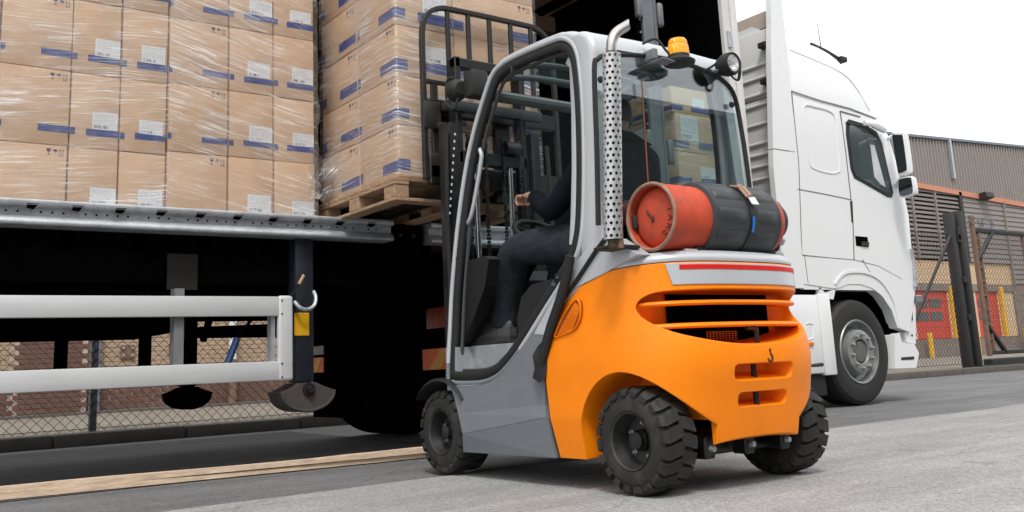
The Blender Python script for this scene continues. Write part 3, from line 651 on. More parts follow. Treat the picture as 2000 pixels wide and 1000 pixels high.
for i in range(22): MB().lathe([(-.006, 0), (-.005, .008), (0, .01)], (5.485, YT+.05, 1.9+i*.115), 1, 8).part('post_bolt', M_GALV, ps)
MB().box((5.475, YT+.051, 1.5), (5.497, YT+.09, 4.4)).part('post_edge', M_UNDER, ps)
for X, z in ((5.435, 3.40), (5.68, 3.36), (5.435, 2.2), (5.68, 2.14)):
    MB().bbox((X, YT+.0, z), (X+.06, YT+.07, z+.22), .025, 3).part('board_pocket', MATS['post_steel'], ps)

# ---------------------------------------------------------------- cartons
def uvquad(name, m, pts, parent):
    me = bpy.data.meshes.new(name); o0 = root_of(parent).location
    me.from_pydata([tuple(Vector(p)-o0) for p in pts], [], [(0, 1, 2, 3)]); me.materials.append(m)
    uv = me.uv_layers.new(name='uv')
    for i, c in enumerate(((0, 0), (1, 0), (1, 1), (0, 1))): uv.data[i].uv = c
    o = bpy.data.objects.new(name, me); COL.objects.link(o); o.parent = parent; return o
def symbols(mb, to3):
    """goblet, umbrella and two arrows in a unit strip: u 0..1, v 0..1"""
    def poly(ps): mb.add([to3(u, v) for u, v in ps], [tuple(range(len(ps)))])
    poly([(.02, .95), (.26, .95), (.25, .62), (.18, .48), (.10, .48), (.03, .62)]); poly([(.125, .48), (.155, .48), (.155, .2), (.125, .2)]); poly([(.06, .2), (.22, .2), (.22, .12), (.06, .12)])
    poly([(.36, .60), (.40, .80), (.50, .92), (.60, .80), (.64, .60)]); poly([(.49, .60), (.51, .60), (.51, .2), (.49, .2)])
    for u in (.76, .92):
        poly([(u-.015, .1), (u+.015, .1), (u+.015, .7), (u-.015, .7)]); poly([(u-.05, .7), (u+.05, .7), (u, .92)])
    poly([(.72, .1), (.97, .1), (.97, .04), (.72, .04)])
def face_print(par, org, U, W, H, nrm, spec):
    """print and labels on one carton face; org lower-left corner, U unit vector to the right, W, H in metres"""
    U = Vector(U); Z = Vector((0, 0, 1)); N = Vector(nrm); org = Vector(org)
    P = lambda u, v, k: org+U*u*W+Z*v*H+N*k
    if 'band' in spec:
        for (a, b) in spec['band']:
            v0, v1 = spec.get('bv', (.17, .26)); mb = MB(); jv = random.uniform(-.012, .012); v0 += jv; v1 += jv
            mb.hexa([P(a, v0, -.002), P(b, v0, -.002), P(b, v0, .0012), P(a, v0, .0012), P(a, v1, -.002), P(b, v1, -.002), P(b, v1, .0012), P(a, v1, .0012)])
            mb.part('blue_band', M_BLUE, par)
    if 'label' in spec:
        a, b, v0, v1 = spec['label']; ju = random.uniform(-.05, .02); a += ju; b += ju; v1 += random.uniform(-.03, .03)
        t = random.uniform(-.008, .008)
        uvquad('paper_label', M_LABEL, [P(a, v0, .0022), P(b, v0+t, .0022), P(b, v1+t, .0022), P(a, v1, .0022)], par)
    if 'sym' in spec:
        a, b, v0, v1 = spec['sym']; mb = MB()
        symbols(mb, lambda u, v: P(a+(b-a)*u, v0+(v1-v0)*v, .001)); mb.part('handling_symbols', M_INK, par)
cardmesh = {}
def carton(x0, x1, y0, y1, z0, z1, label, group, front=None, left=None):
    g = .0025; w_, d_, h_ = x1-x0-2*g, y1-y0-2*g, z1-z0-.003
    t = thing('carton', label, 'carton', ((x0+x1)/2, (y0+y1)/2, z0), group)
    key = (round(w_, 3), round(d_, 3), round(h_, 3), random.randrange(3))
    if key not in cardmesh: cardmesh[key] = MB().bbox((-w_/2, -d_/2, 0), (w_/2, d_/2, h_), .006, 2).mesh('box', [M_CARD[key[3]]])
    inst('box', cardmesh[key], t, (t.location.x, t.location.y, z0)); t.rotation_euler = (random.uniform(-.004, .004), 0, random.uniform(-.012, .012))
    if front: face_print(t, (x0+g, y0+g, z0), (1, 0, 0), w_, h_, (0, -1, 0), front)
    if left: face_print(t, (x0+g, y1-g, z0), (0, -1, 0), d_, h_, (-1, 0, 0), left)
    return t
rows = ['bottom row', 'second row up', 'third row up', 'fourth row up']
wide = dict(band=[(0, .06), (.56, 1)], sym=[.70, .96, .86, .96])
lab = dict(band=[(0, .10), (.32, 1)], label=(.44, .97, .262, .48))
def jz(): return random.uniform(-.004, .004)
# stack behind the guard rail, further from the forks
cols1 = [(.30, .682), (.685, 1.047), (1.05, 1.314), (1.318, 1.580)]
z1 = [DECK+.002, 1.856, 2.291, 2.728, 3.165]
c1 = ['cut-off column', 'unlabelled column', 'middle column', 'column touching the next stack']
for r in range(4):
    for c, (a, b) in enumerate(cols1):
        y = 5.575+jz()
        carton(a, b, y, y+.42, z1[r], z1[r+1], 'carton, %s, %s, wrapped stack away from the forklift' % (c1[c], rows[r]), 'cartons in the wrapped stack away from the forklift',
               dict(wide, band=[(0, .06), (.56, 1)]) if c < 2 else lab)
cols2 = [(1.588, 1.953), (1.957, 2.245), (2.249, 2.528)]
z2 = [DECK+.002, 1.885, 2.305, 2.722, 3.14]
c2 = ['unlabelled column', 'middle column', 'column at the dark gap']
for r in range(4):
    for c, (a, b) in enumerate(cols2):
        y = 5.58+jz()
        carton(a, b, y, y+.42, z2[r], z2[r+1], 'carton, %s, %s, wrapped stack beside the pallet load' % (c2[c], rows[r]), 'cartons in the wrapped stack beside the pallet load',
               wide if c == 0 else lab)
# pallet load on the forks
PX0, PX1, PY0, PY1, PZ = 2.66, 3.72, 4.72, 5.76, 1.649
zp = [PZ, 1.967, 2.266, 2.588, 2.90, 3.22]
rp = ['bottom layer', 'second layer up', 'third layer up', 'fourth layer up', 'top layer']
xs = [PX0, 3.08, PX1]; ys = [PY0, 5.215, PY1]
for r in range(5):
    for i in range(2):
        for j in range(2):
            if i == 1 and j == 1: continue
            fr = lf = None
            if j == 0: fr = dict(band=[(0, .19), (.40, 1)], bv=(.13, .34), label=(.50, .92, .345, .70)) if i == 0 else dict(band=[(0, .12), (.66, 1)], bv=(.13, .34))
            if j == 0 and i == 1 and r > 1: fr['sym'] = (.80, .96, .80, .95)
            if i == 0: lf = dict(band=[(0, .07), (.60, 1)], bv=(.13, .33), sym=(.76, .98, .80, .95)) if j == 0 else dict(band=[(0, .12), (.52, .98)], bv=(.13, .33), sym=(.74, .96, .78, .94))
            w_ = ['corner by the backrest', 'end inside the trailer', 'side behind the cab roof'][j if i == 0 else 2]
            dx, dy = jz(), jz()
            carton(xs[i]+dx, xs[i+1]+dx-.002, ys[j]+dy, ys[j+1]+dy-.002, zp[r], zp[r+1]-.001, 'carton on the raised pallet, %s, %s' % (w_, rp[r]), 'cartons on the raised pallet', fr, lf)
# third stack, at the bulkhead
fr3 = dict(band=[(0, .28), (.50, 1)], bv=(.10, .28), label=(.52, .86, .28, .62))
z3 = [DECK+.002, 1.69, 2.0, 2.31, 2.66, 2.90]
for r in range(5):
    x0 = 5.93 if r < 4 else 5.90; x1 = 6.47 if r < 4 else 6.38
    carton(x0, x1, 5.60, 6.27, z3[r], z3[r+1], 'brown carton in the stack by the white trailer post, %s' % (['bottom of five', 'second from the bottom', 'middle of five', 'second from the top', 'narrower top one'][r]),
           'cartons in the stack at the trailer bulkhead', dict(fr3, label=(.10, .50, .30, .92)) if r == 3 else fr3, dict(band=[(.2, 1)], bv=(.10, .28), label=(.2, .75, .3, .85)) if r == 3 else dict(band=[(.2, 1)], bv=(.10, .28)))

# ---------------------------------------------------------------- stretch film
def film(name, label, pts_fn, nu, nv, m, wr, seed):
    mb = MB(); rowsg = []
    for j in range(nv+1):
        rw = []
        for i in range(nu+1):
            p, n_ = pts_fn(i/nu, j/nv)
            k = .5+.5*noise.noise(Vector((p.x*5+seed, p.y*5+p.x, p.z*9))); k2 = noise.noise(Vector((p.x*17+seed, p.y*17, p.z*23)))
            rw.append(p+n_*(.006+wr*k*k+wr*.35*abs(k2)))
        rowsg.append(rw)
    mb.grid(rowsg); return mb.one(name, m, label, 'plastic film', angle=180)
def wrapfn(pts, z0, z1_):
    """walk a plan polyline with outward normals on the right-hand side"""
    pts = [Vector((*p, 0)) for p in pts]; L_ = [0]
    for a, b in zip(pts, pts[1:]): L_.append(L_[-1]+(b-a).length)
    def fn(u, v):
        s_ = u*L_[-1]
        for k in range(len(pts)-1):
            if s_ <= L_[k+1]+1e-9:
                d = pts[k+1]-pts[k]; p = pts[k]+d*((s_-L_[k])/d.length); d.normalize()
                n_ = Vector((d.y, -d.x, 0))
                return Vector((p.x, p.y, z0+(z1_-z0)*v)), n_
    return fn
film('stretch_film', 'clear wrinkled stretch film round the carton stack away from the forklift', wrapfn([(.28, 5.562), (1.583, 5.562)], DECK+.01, 3.16), 70, 90, M_FILM1, .020, 1)
film('stretch_film', 'clear creased stretch film round the carton stack beside the pallet load', wrapfn([(1.586, 5.566), (2.537, 5.566), (2.537, 5.9)], DECK+.01, 3.13), 70, 90, M_FILM1B, .024, 9)
film('stretch_film', 'tight clear stretch film round the cartons on the raised pallet', wrapfn([(PX0-.005, PY1), (PX0-.005, PY0-.005), (PX1+.003, PY0-.005)], PZ+.01, 3.21), 90, 80, M_FILM2, .006, 4)
film('stretch_film', 'clear stretch film round the carton stack at the trailer bulkhead', wrapfn([(5.905, 6.27), (5.905, 5.592), (6.475, 5.592)], DECK+.3, 2.65), 50, 50, M_FILM2, .006, 14)
# loose tail of film blowing between the stacks
mb = MB(); rg = []
for j in range(15):
    rw = []
    for i in range(13):
        u, v = i/12, j/14
        p = Vector((2.46+.20*u+.03*math.sin(v*9), 5.55-.05*math.sin(u*5+v*3), 1.66+.30*v-.10*u+.1*u*v))
        p += Vector((noise.noise(p*22), noise.noise(p*25+Vector((5, 0, 0)))*1.4, noise.noise(p*24+Vector((0, 7, 0)))))*.022
        rw.append(p)
    rg.append(rw)
mb.grid(rg); mb.one('film_tail', M_FILMC, 'crumpled loose tail of film in the gap between stack and pallet load', 'plastic film', angle=180)

# ---------------------------------------------------------------- pallet on the forks
pa = thing('pallet', 'worn wooden pallet raised on the forks under the wrapped cartons', 'pallet', ((PX0+PX1)/2, (PY0+PY1)/2, 1.508))
a0, a1 = PX0-.03, PX1+.04; b0, b1 = PY0-.0, PY1+.0
for i in range(7):
    yy = b0+(b1-b0-.115)*i/6
    MB().bbox((a0, yy, 1.626), (a1, yy+.115+random.uniform(-.01, .01), 1.647), .003, 1).part('deck_board', M_PALLET, pa)
for X in (a0, (a0+a1)/2-.05, a1-.10): MB().bbox((X, b0, 1.604), (X+.10, b1, 1.6255), .003, 1).part('stringer_board', M_PALLETY, pa)
for X in (a0, (a0+a1)/2-.05, a1-.10):
    for Y in (b0, (b0+b1)/2-.07, b1-.14):
        MB().bbox((X+random.uniform(0, .006), Y+.004, 1.5285), (X+.10, Y+.135, 1.6035), .004, 1).part('block', M_PALLETY, pa)
    MB().bbox((X, b0, 1.508), (X+.10, b1, 1.528), .003, 1).part('bottom_board', M_PALLETY, pa)
for Y in (b0, b1-.10):
    for X0, X1 in ((a0+.1005, (a0+a1)/2-.0505), ((a0+a1)/2+.0505, a1-.1005)):
        MB().bbox((X0, Y, 1.508), (X1, Y+.10, 1.528), .003, 1).part('bottom_board', M_PALLET, pa)

# ---------------------------------------------------------------- timber on the ground
def plank(name, A, B, wd, z0, h, label):
    A, B = Vector(A), Vector(B); mb = MB(); n = 14; rowsg = []
    d = (B-A).normalized(); s_ = Vector((-d.y, d.x, 0))
    for i in range(n+1):
        p = A+(B-A)*i/n; p.z = 0; bend = .004*math.sin(i*.7)
        j = [random.uniform(-.0015, .0015) for _ in range(4)]
        q = [p-s_*(wd/2+j[0]), p+s_*(wd/2+j[1])]
        rowsg.append([q[0]+Vector((0, 0, z0)), q[1]+Vector((0, 0, z0)), q[1]+Vector((0, 0, z0+h+j[2]+bend)), q[0]+Vector((0, 0, z0+h+j[3]+bend))])
    mb.grid(rowsg, 0, False, True); mb.add(rowsg[0], [(0, 1, 2, 3)]); mb.add(rowsg[-1], [(3, 2, 1, 0)])
    return mb.one(name, M_WOOD, label, 'timber')
A = px(-60, 983, 2, .0); B = px(870, 893, 2, .0)
plank('timber_plank', (A.x, A.y+.026, 0), (B.x+.5, B.y+.085, 0), .062, .001, .0265, 'lower pale timber plank lying on the road in front of the forklift')
plank('timber_plank', (A.x, A.y+.034, 0), (B.x+.5, B.y+.06, 0), .062, .0305, .030, 'upper pale timber plank laid on top of another plank on the road')

# ---------------------------------------------------------------- tractor unit
tk = thing('truck_tractor', 'white high roof truck cab coupled to the open sided trailer', 'truck', (8.4, 6.95, 0))
YC = 5.70; MID = 6.95
tabF = [(1.0, 9.80), (1.18, 9.835), (1.96, 9.885), (2.4, 9.82), (2.86, 9.675), (3.118, 9.44), (3.3, 9.32), (3.5, 9.19), (3.65, 9.05), (3.75, 8.86), (3.82, 8.45), (3.88, 8.02)]
tabR = [(1.0, 7.60), (4.0, 7.62)]
tabY = [(1.0, 5.70), (2.9, 5.70), (3.2, 5.715), (3.5, 5.76), (3.7, 5.82), (3.8, 5.89), (3.88, 6.02)]
def slice_(z):
    xf, xr, yn = interp(tabF, z), interp(tabR, z), interp(tabY, z); r = .45; pts = []
    if xf-r < xr+.1: r = max(.05, xf-xr-.1)
    xs_ = xf-r
    for k in range(6): pts.append((xr+(xs_-xr)*k/5, yn, z))
    for k in range(1, 10):
        q = math.pi/2*k/9; pts.append((xs_+r*math.sin(q), yn+r-r*math.cos(q), z))
    for k in range(1, 4): pts.append((xf+.06*math.sin(math.pi/2*k/3), yn+r+(MID-yn-r)*k/3, z))
    full = pts + [(p[0], 2*MID-p[1], p[2]) for p in reversed(pts[:-1])]
    return full
zl = [1.13, 1.2, 1.45, 1.7, 1.96, 2.2, 2.4, 2.63, 2.86, 2.97, 3.05, 3.12, 3.2, 3.3, 3.4, 3.5, 3.58, 3.65, 3.70, 3.75, 3.79, 3.82, 3.85, 3.88]
ZR = [slice_(z) for z in zl]
mb = MB(); mb.grid(ZR, wrap=True); n = len(ZR[0]); mb.add(ZR[0], [tuple(range(n))]); mb.add(ZR[-1], [tuple(range(n))])
cab = mb.part('cab_body', M_WHITE, tk, angle=50)
def on_side(x, y, off=.0): return px(x, y, 1, YC-off)
def side_poly(name, pts, m, parent, d0=-.003, d1=.01, smooth=0, r=None):
    q = [on_side(*p) for p in pts]
    if smooth: q = smooth_path(q, smooth, True)
    return MB().prism([(p.x, p.z) for p in q], 1, YC-d1, YC-d0).part(name, m, parent)
M_SEAM = mat('panel_gap_grey', (.16, .16, .165), .8)
def seam(pts, parent, wd=.009, m=M_SEAM, off=.0015, closed=False, name='panel_gap'):
    q = [on_side(*p) for p in pts]
    for p in q: p.y = YC-off
    sec = [(-wd/2, -.004), (wd/2, -.004), (wd/2, .0015), (-wd/2, .0015)]
    return MB().sweep(q, sec, (0, -1, 0), closed=closed, sm=False).part(name, m, parent)
# side fairing behind the cab
fa = MB()
FFX = [(1.1, 7.60), (1.45, 7.615), (3.05, 7.71), (3.5, 7.72), (4.1, 7.73)]
def fair(zs, y0, y1):
    return [[(interp([(1.1, 7.31), (2.3, 7.32), (3.5, 7.46), (4.1, 7.56)], z), y0, z), (interp(FFX, z), y0, z), (interp(FFX, z), y1, z), (interp([(1.1, 7.31), (2.3, 7.32), (3.5, 7.46), (4.1, 7.56)], z), y1, z)] for z in zs]
fa.grid(fair([1.14, 2.3, 2.48], 5.692, 5.75), wrap=True, sm=False); fa.add(fair([2.48], 5.692, 5.75)[0], [(0, 1, 2, 3)]); fa.add(fair([1.14], 5.692, 5.75)[0], [(0, 1, 2, 3)]); fa.part('side_fairing', M_WHITE, tk)
fa = MB(); g4 = fair([2.49, 3.0, 3.5, 3.78, 4.3], 5.690, 5.752)
for rw, e in zip(g4, (0, 0, 0, -.005, -.02)): rw[1] = (rw[1][0]+e, rw[1][1], rw[1][2]); rw[2] = (rw[2][0]+e, rw[2][1], rw[2][2])
fa.grid(g4, wrap=True, sm=False); fa.add(g4[0], [(0, 1, 2, 3)]); fa.add(g4[-1], [(0, 1, 2, 3)]); fa.part('roof_fairing', M_WHITE, tk)
for (x, y) in ((1494, 92), (1499, 162)):
    p = px(x, y, 0, 7.6); MB().bbox((7.50, p.y-.08, p.z-.03), (7.60, p.y+.02, p.z+.03), .01, 1).part('fairing_hinge', M_GATE, tk)
# rear wall with pressed ribs
rw_ = MB().bbox((7.585, 5.76, 1.2), (7.61, 8.14, px(1470, 66, 0, 7.6).z), .008, 2).part('rear_wall', M_WHITE2, tk)
for y in (126, 151, 183, 204, 242, 280, 302, 325, 350, 385, 415):
    z = px(1490, y, 0, 7.59).z
    MB().bbox((7.568, 5.86, z-.02), (7.60, 6.55, z+.02), .018, 3).part('rib', M_WHITE2, rw_)
    MB().bbox((7.568, 6.62, z-.02), (7.60, 8.0, z+.02), .018, 3).part('rib', M_WHITE2, rw_)
zr = px(1490, 193, 0, 7.59).z; MB().box((7.582, 5.77, zr), (7.59, 8.1, zr+.008)).part('wall_seam', M_GATE2, rw_)
z0, z1_ = px(1475, 64, 0, 7.66).z, px(1475, 26, 0, 7.66).z
MB().hexa([(7.62, 5.78, z0), (7.9, 5.9, z0), (7.9, 8.0, z0), (7.62, 8.12, z0), (7.70, 5.78, z1_), (7.9, 5.9, z1_), (7.9, 8.0, z1_), (7.70, 8.12, z1_)]).part('deflector_inside', mat('tan_liner', (.28, .225, .18), .7, var=.1), tk)
# panel gaps: roof joint, door, locker, side window blank
seam([(1546, 178), (1600, 196), (1660, 212), (1712, 232)], cab, .012)
seam([(1550, 368), (1610, 379), (1662, 390)], cab, .009)
seam([(1641, 217), (1652, 300), (1662, 390), (1666, 440), (1668, 508)], cab, .014)
seam([(1641, 217), (1680, 228)], cab, .012)
seam([(1546, 178), (1560, 320), (1566, 498)], cab, .009)
seam([(1562, 498), (1620, 504), (1668, 508), (1715, 520), (1760, 545), (1772, 560)], cab, .012)
q = smooth_path([on_side(*p) for p in ((1572, 206), (1590, 208), (1622, 218), (1632, 240), (1640, 325), (1636, 336), (1620, 338), (1588, 328), (1580, 310), (1570, 225))], 3, True)
for p in q: p.y = YC-.001
MB().sweep(q, [(-.010, -.003), (.010, -.003), (.006, .006), (-.006, .006)], (0, -1, 0), closed=True).part('pressed_panel', M_WHITE, cab)
q = [on_side(*p) for p in ((1556, 92), (1600, 112), (1650, 138), (1675, 165), (1700, 215))]
for p in q: p.y = interp(tabY, p.z)-.002
MB().sweep(smooth_path(q, 4), [(-.006, -.006), (.006, -.006), (.004, .004), (-.004, .004)], (0, -1, 0)).part('roof_crease', M_WHITE, cab)
q = [px(x, y, 1, 5.93) for x, y in ((1584, 86), (1612, 99), (1642, 117))]
MB().tube(q, .02, 6).part('roof_strip', M_GATE, tk)
MB().bbox(q[-1]-V(.05, .05, .03), q[-1]+V(.06, .05, .03), .01, 1).part('strip_end', M_GATE, tk)
MB().tube([px(1604, 96, 1, 6.1), px(1595, 38, 1, 6.1)], [.006, .002], 5).part('aerial', M_GATE, tk)
# door glass
wn = [(1652, 240), (1657, 233), (1690, 243), (1712, 258), (1722, 280), (1744, 376), (1741, 386), (1733, 385), (1690, 360), (1668, 348), (1661, 330), (1652, 262)]
side_poly('window_frame', wn, M_PLASTIC, cab, 0, .006)
cxn = sum(p[0] for p in wn)/len(wn); cyn = sum(p[1] for p in wn)/len(wn)
wi = [(cxn+(p[0]-cxn)*.87, cyn+(p[1]-cyn)*.90) for p in wn]
gl = side_poly('window_pane', wi, mat('truck_glass', (.055, .075, .078), .03, var=.1, scale=2, spec=1.0), cab, .004, .010)
side_poly('quarter_light', [(1698, 283), (1706, 284), (1728, 366), (1718, 360), (1706, 345)], mat('pale_reveal', (.55, .56, .57), .3), cab, .005, .0115)
MB().tube([on_side(1653, 240, .008), on_side(1690, 249, .008), on_side(1716, 272, .008)], .012, 6).part('wind_deflector', M_PLASTIC, cab)
# small mirror pod above the window and the two big mirrors
a, b = on_side(1688, 240, .06), on_side(1727, 253, .06)
MB().tube(smooth_path([a, a+(b-a)*.4+V(0, -.02, .01), b], 4), [.03]*4+[.05]*4+[.045], 10, sy=.7).part('kerb_mirror', M_WHITE, tk)
def mirror(pts, X, th, name):
    q = [px(x, y, 0, X) for x, y in pts]; c = sum(q, Vector())/len(q)
    q = smooth_path(q, 5, True); mb = MB()
    ring = lambda s, dx: [(X+dx, c.y+(p.y-c.y)*s, c.z+(p.z-c.z)*s) for p in q]
    mb.grid([ring(.94, 0), ring(1.0, .015), ring(1.0, .05), ring(.9, th*.8), ring(.6, th)], wrap=True); n = len(q)
    mb.add(ring(.94, 0), [tuple(range(n))]); mb.add(ring(.6, th), [tuple(range(n))])
    o = mb.part(name, M_WHITE, tk, angle=50)
    mb = MB(); mb.add([p for p in ring(.86, -.006)]+[p for p in ring(.86, .004)], [tuple(range(n)), tuple(range(n, 2*n))]+[(i, (i+1) % n, (i+1) % n+n, i+n) for i in range(n)])
    mb.part('mirror_glass', M_MIRROR, o); return o
XM = 9.18
mirror([(1741, 263), (1748, 258), (1760, 258), (1764, 263), (1773, 330), (1770, 339), (1758, 344), (1753, 338)], XM, .14, 'mirror_housing')
mirror([(1753, 352), (1758, 347), (1778, 344), (1782, 350), (1785, 376), (1778, 382), (1762, 386), (1755, 380)], XM, .12, 'mirror_housing')
a = px(1755, 262, 0, XM+.06); MB().tube([a, V(9.4, 5.74, a.z+.02)], .025, 8).part('mirror_arm', M_WHITE, tk)
a = px(1762, 347, 0, XM+.06); MB().tube([a, V(9.45, 5.74, a.z-.05)], .03, 8).part('mirror_arm', M_WHITE, tk)
# door handle
side_poly('handle_cup', [(1670, 461), (1694, 463), (1696, 483), (1672, 480)], M_UNDER, cab, 0, .004)
side_poly('door_handle', [(1681, 472), (1695, 473), (1695, 481), (1681, 480)], M_PLASTIC, cab, -.0, .016)
side_poly('door_lock_strip', [(1660, 393), (1664, 393), (1666, 436), (1663, 434)], M_PLASTIC, cab, 0, .006)
# lower body: arch panel, locker, side skirt, bumper
def lower(name, pts, y0, y1, m, sm=0):
    q = [on_side(*p) for p in pts]; q = smooth_path(q, sm, True) if sm else q
    return MB().prism([(p.x, p.z) for p in q], 1, y0, y1).part(name, m, tk)
lower('wheel_arch_panel', [(1548, 499), (1668, 509), (1715, 521), (1762, 547), (1787, 562), (1776, 648), (1752, 640), (1740, 605), (1722, 578), (1703, 563), (1680, 555), (1655, 555), (1638, 562), (1625, 563), (1548, 551)], 5.693, 5.80, M_WHITE)
seam([(1570, 499), (1577, 553)], tk, .006, off=.0085)
q = [on_side(*p) for p in ((1630, 556), (1640, 541), (1655, 533), (1685, 533), (1710, 543), (1728, 562), (1744, 592), (1752, 628), (1754, 640))]
for p in q: p.y = 5.69
MB().sweep(smooth_path(q, 3), [(-.012, -.01), (.012, -.01), (.006, .009), (-.02, .009)], (0, -1, 0)).part('arch_lip', M_WHITE, tk)
seam([(1683, 507), (1698, 532)], tk, .006, off=.0085)
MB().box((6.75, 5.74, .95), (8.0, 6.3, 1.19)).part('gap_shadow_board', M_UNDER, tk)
sk = MB().bbox((6.6, 5.70, .33), (7.80, 6.25, 1.08), .02, 2).part('fuel_tank_cover', M_WHITE, tk)
MB().bbox((7.805, 5.692, .31), (7.985, 6.2, 1.09), .015, 2).part('rear_arch_post', M_WHITE, tk)
q = [on_side(*p) for p in ((1600, 560), (1612, 572), (1632, 564), (1628, 585), (1600, 580))]
MB().prism([(p.x, p.z) for p in q], 1, 5.70, 5.9).part('arch_corner', M_WHITE, tk)
q = [on_side(*p) for p in ((1573, 633), (1580, 631), (1588, 634), (1588, 660), (1582, 663), (1573, 664))]
for p in q: p.y = 5.698
MB().sweep(q, [(-.006, -.003), (.006, -.003), (.003, .004), (-.003, .004)], (0, -1, 0), closed=True).part('pressed_recess', M_WHITE, sk)
MB().bbox(on_side(1581, 670, .02)-V(.02, 0, .025), on_side(1585, 674, .0)+V(.02, 0, .03), .006, 1).part('side_marker', mat('amber_marker', (.75, .22, .01), .3), sk)
MB().bbox((7.50, 5.74, .12), (7.86, 6.1, .32), .01, 1).part('mud_flap', M_RUBBER, tk)
MB().box((7.9, 5.98, .45), (9.5, 7.95, 1.25)).part('engine_bay', M_UNDER, tk)
MB().box((7.99, 5.86, 1.10), (9.1, 6.5, 1.2)).part('arch_liner', M_UNDER, tk)
MB().box((9.06, 5.79, .42), (9.3, 6.3, 1.15)).part('arch_liner', M_UNDER, tk)
bp = lower('bumper_corner', [(1748, 655), (1757, 650), (1762, 668), (1786, 672), (1795, 690), (1790, 718), (1748, 720)], 5.70, 5.98, M_WHITE)
MB().bbox((9.2, 5.98, .34), (9.62, 7.92, .75), .08, 3).part('bumper', M_WHITE, tk)
lower('step_panel', [(1769, 562), (1786, 570), (1792, 590), (1792, 672), (1775, 668), (1770, 648), (1776, 646)], 5.72, 6.0, M_WHITE)
side_poly('step_slot', [(1778, 590), (1784, 592), (1785, 626), (1780, 626)], M_UNDER, tk, -.02, -.012)
a = on_side(1792, 584); MB().bbox(a-V(.05, .03, .04), a+V(.06, .05, .04), .01, 1).part('side_lamp', mat('grey_lens', (.2, .21, .22), .15), tk)
side_poly('bumper_slot', [(1760, 698), (1785, 696), (1785, 702), (1760, 703)], M_GATE2, tk, -.002, .004)
MB().tube([on_side(1780, 486, .03), on_side(1786, 520, .03), on_side(1788, 560, .03)], .02, 8).part('grab_rail', M_GALV, tk)
for (x, y) in ((1777, 573), (1779, 618), (1781, 655)):
    MB().lathe([(-.008, 0), (-.006, .012), (0, .014)], px(x, y, 1, 5.72), 1, 8).part('panel_bolt', M_GATE2, tk)

def lorry_wheel(X, Y, z, r, w_, parent, out=-1, dark=False, detail=True):
    """tyre with its axle along Y; the outer face looks towards out*Y"""
    T = M_UNDER if dark else M_TYRE_T; c = (X, Y, z)
    prof = [(-w_/2, r*.60), (-w_/2-.012, r*.68), (-w_/2-.016, r*.80), (-w_/2-.004, r*.93), (-w_/2+.02, r*.985), (-w_/2+.05, r), (-.03, r), (-.028, r-.012), (-.012, r-.012), (-.01, r), (w_/2-.05, r), (w_/2-.02, r*.985), (w_/2+.004, r*.93), (w_/2+.016, r*.8), (w_/2, r*.6)]
    wl = thing_part('wheel', parent)
    MB().lathe(prof, c, 1, 72).part('tyre', T, wl, angle=28)
    if not detail: return wl
    o = out
    rim = [(o*w_/2*1.0, r*.615), (o*(w_/2+.012), r*.60), (o*(w_/2+.008), r*.575), (o*(w_/2-.07), r*.54), (o*(w_/2-.10), r*.47), (o*(w_/2-.06), r*.43), (o*(w_/2+.02), r*.41), (o*(w_/2+.028), r*.37), (o*(w_/2+.026), r*.24), (o*(w_/2+.0), r*.22), (o*(w_/2-.04), r*.2)]
    MB().lathe(rim, c, 1, 48).part('rim', M_RIM, wl, angle=30)
    MB().lathe([(o*(w_/2-.06), r*.21), (o*(w_/2+.015), r*.195), (o*(w_/2+.02), r*.15), (o*(w_/2+.012), 0)], c, 1, 24).part('hub', mat('hub_grey', (.11, .11, .11), .4), wl)
    nut = MB().lathe([(0, .021), (o*.012, .021), (o*.014, .016), (o*.034, .015), (o*.04, .009), (o*.04, 0)], (0, 0, 0), 1, 10).mesh('wheel_nut', [M_NUT])
    for k in range(10):
        q = 2*math.pi*(k+.3)/10; inst('wheel_nut', nut, wl, (X+r*.318*math.cos(q), Y+o*(w_/2+.026), z+r*.318*math.sin(q)))
    return wl
def thing_part(name, parent):
    o = bpy.data.objects.new(name, None); COL.objects.link(o); o.parent = parent; o.empty_display_size = .05; return o
M_TYRE_T = mat('lorry_tyre', (.016, .0155, .0155), .68, var=.2, scale=6, bump=.08, bscale=60, dirt=(.035, .032, .03, .5), dscale=5)
M_RIM = mat('lorry_rim', (.30, .305, .31), .42, metal=.5, var=.15, scale=8, dirt=(.12, .115, .11, .5), dscale=7)
M_NUT = mat('wheel_nut_steel', (.32, .32, .32), .4, metal=.6, var=.1)
hub = on_side(1684, 686)
lorry_wheel(hub.x-.02, 5.885, .520, .52, .33, tk)
lorry_wheel(hub.x-.02, 8.02, .520, .52, .33, tk, 1, True, False)
for Y in (5.92, 6.27, 7.42, 7.77): lorry_wheel(4.17, Y, .515, .515, .30, tk, -1, True, False)
MB().tube([(4.17, 5.9, .515), (4.17, 7.9, .515)], .09, 10).part('rear_axle', M_UNDER, tk)
MB().bbox((3.95, 6.40, .24), (4.45, 7.28, .95), .05, 2).part('differential', M_UNDER, tk)
MB().box((3.62, 6.48, .16), (3.66, 7.22, .98)).part('gap_filler', M_UNDER, tk)  # added black panel that closes the bright gap between the drive wheels
for Y in (6.45, 7.25): MB().box((3.6, Y, .72), (9.0, Y+.09, .98)).part('frame_rail', M_UNDER, tk)
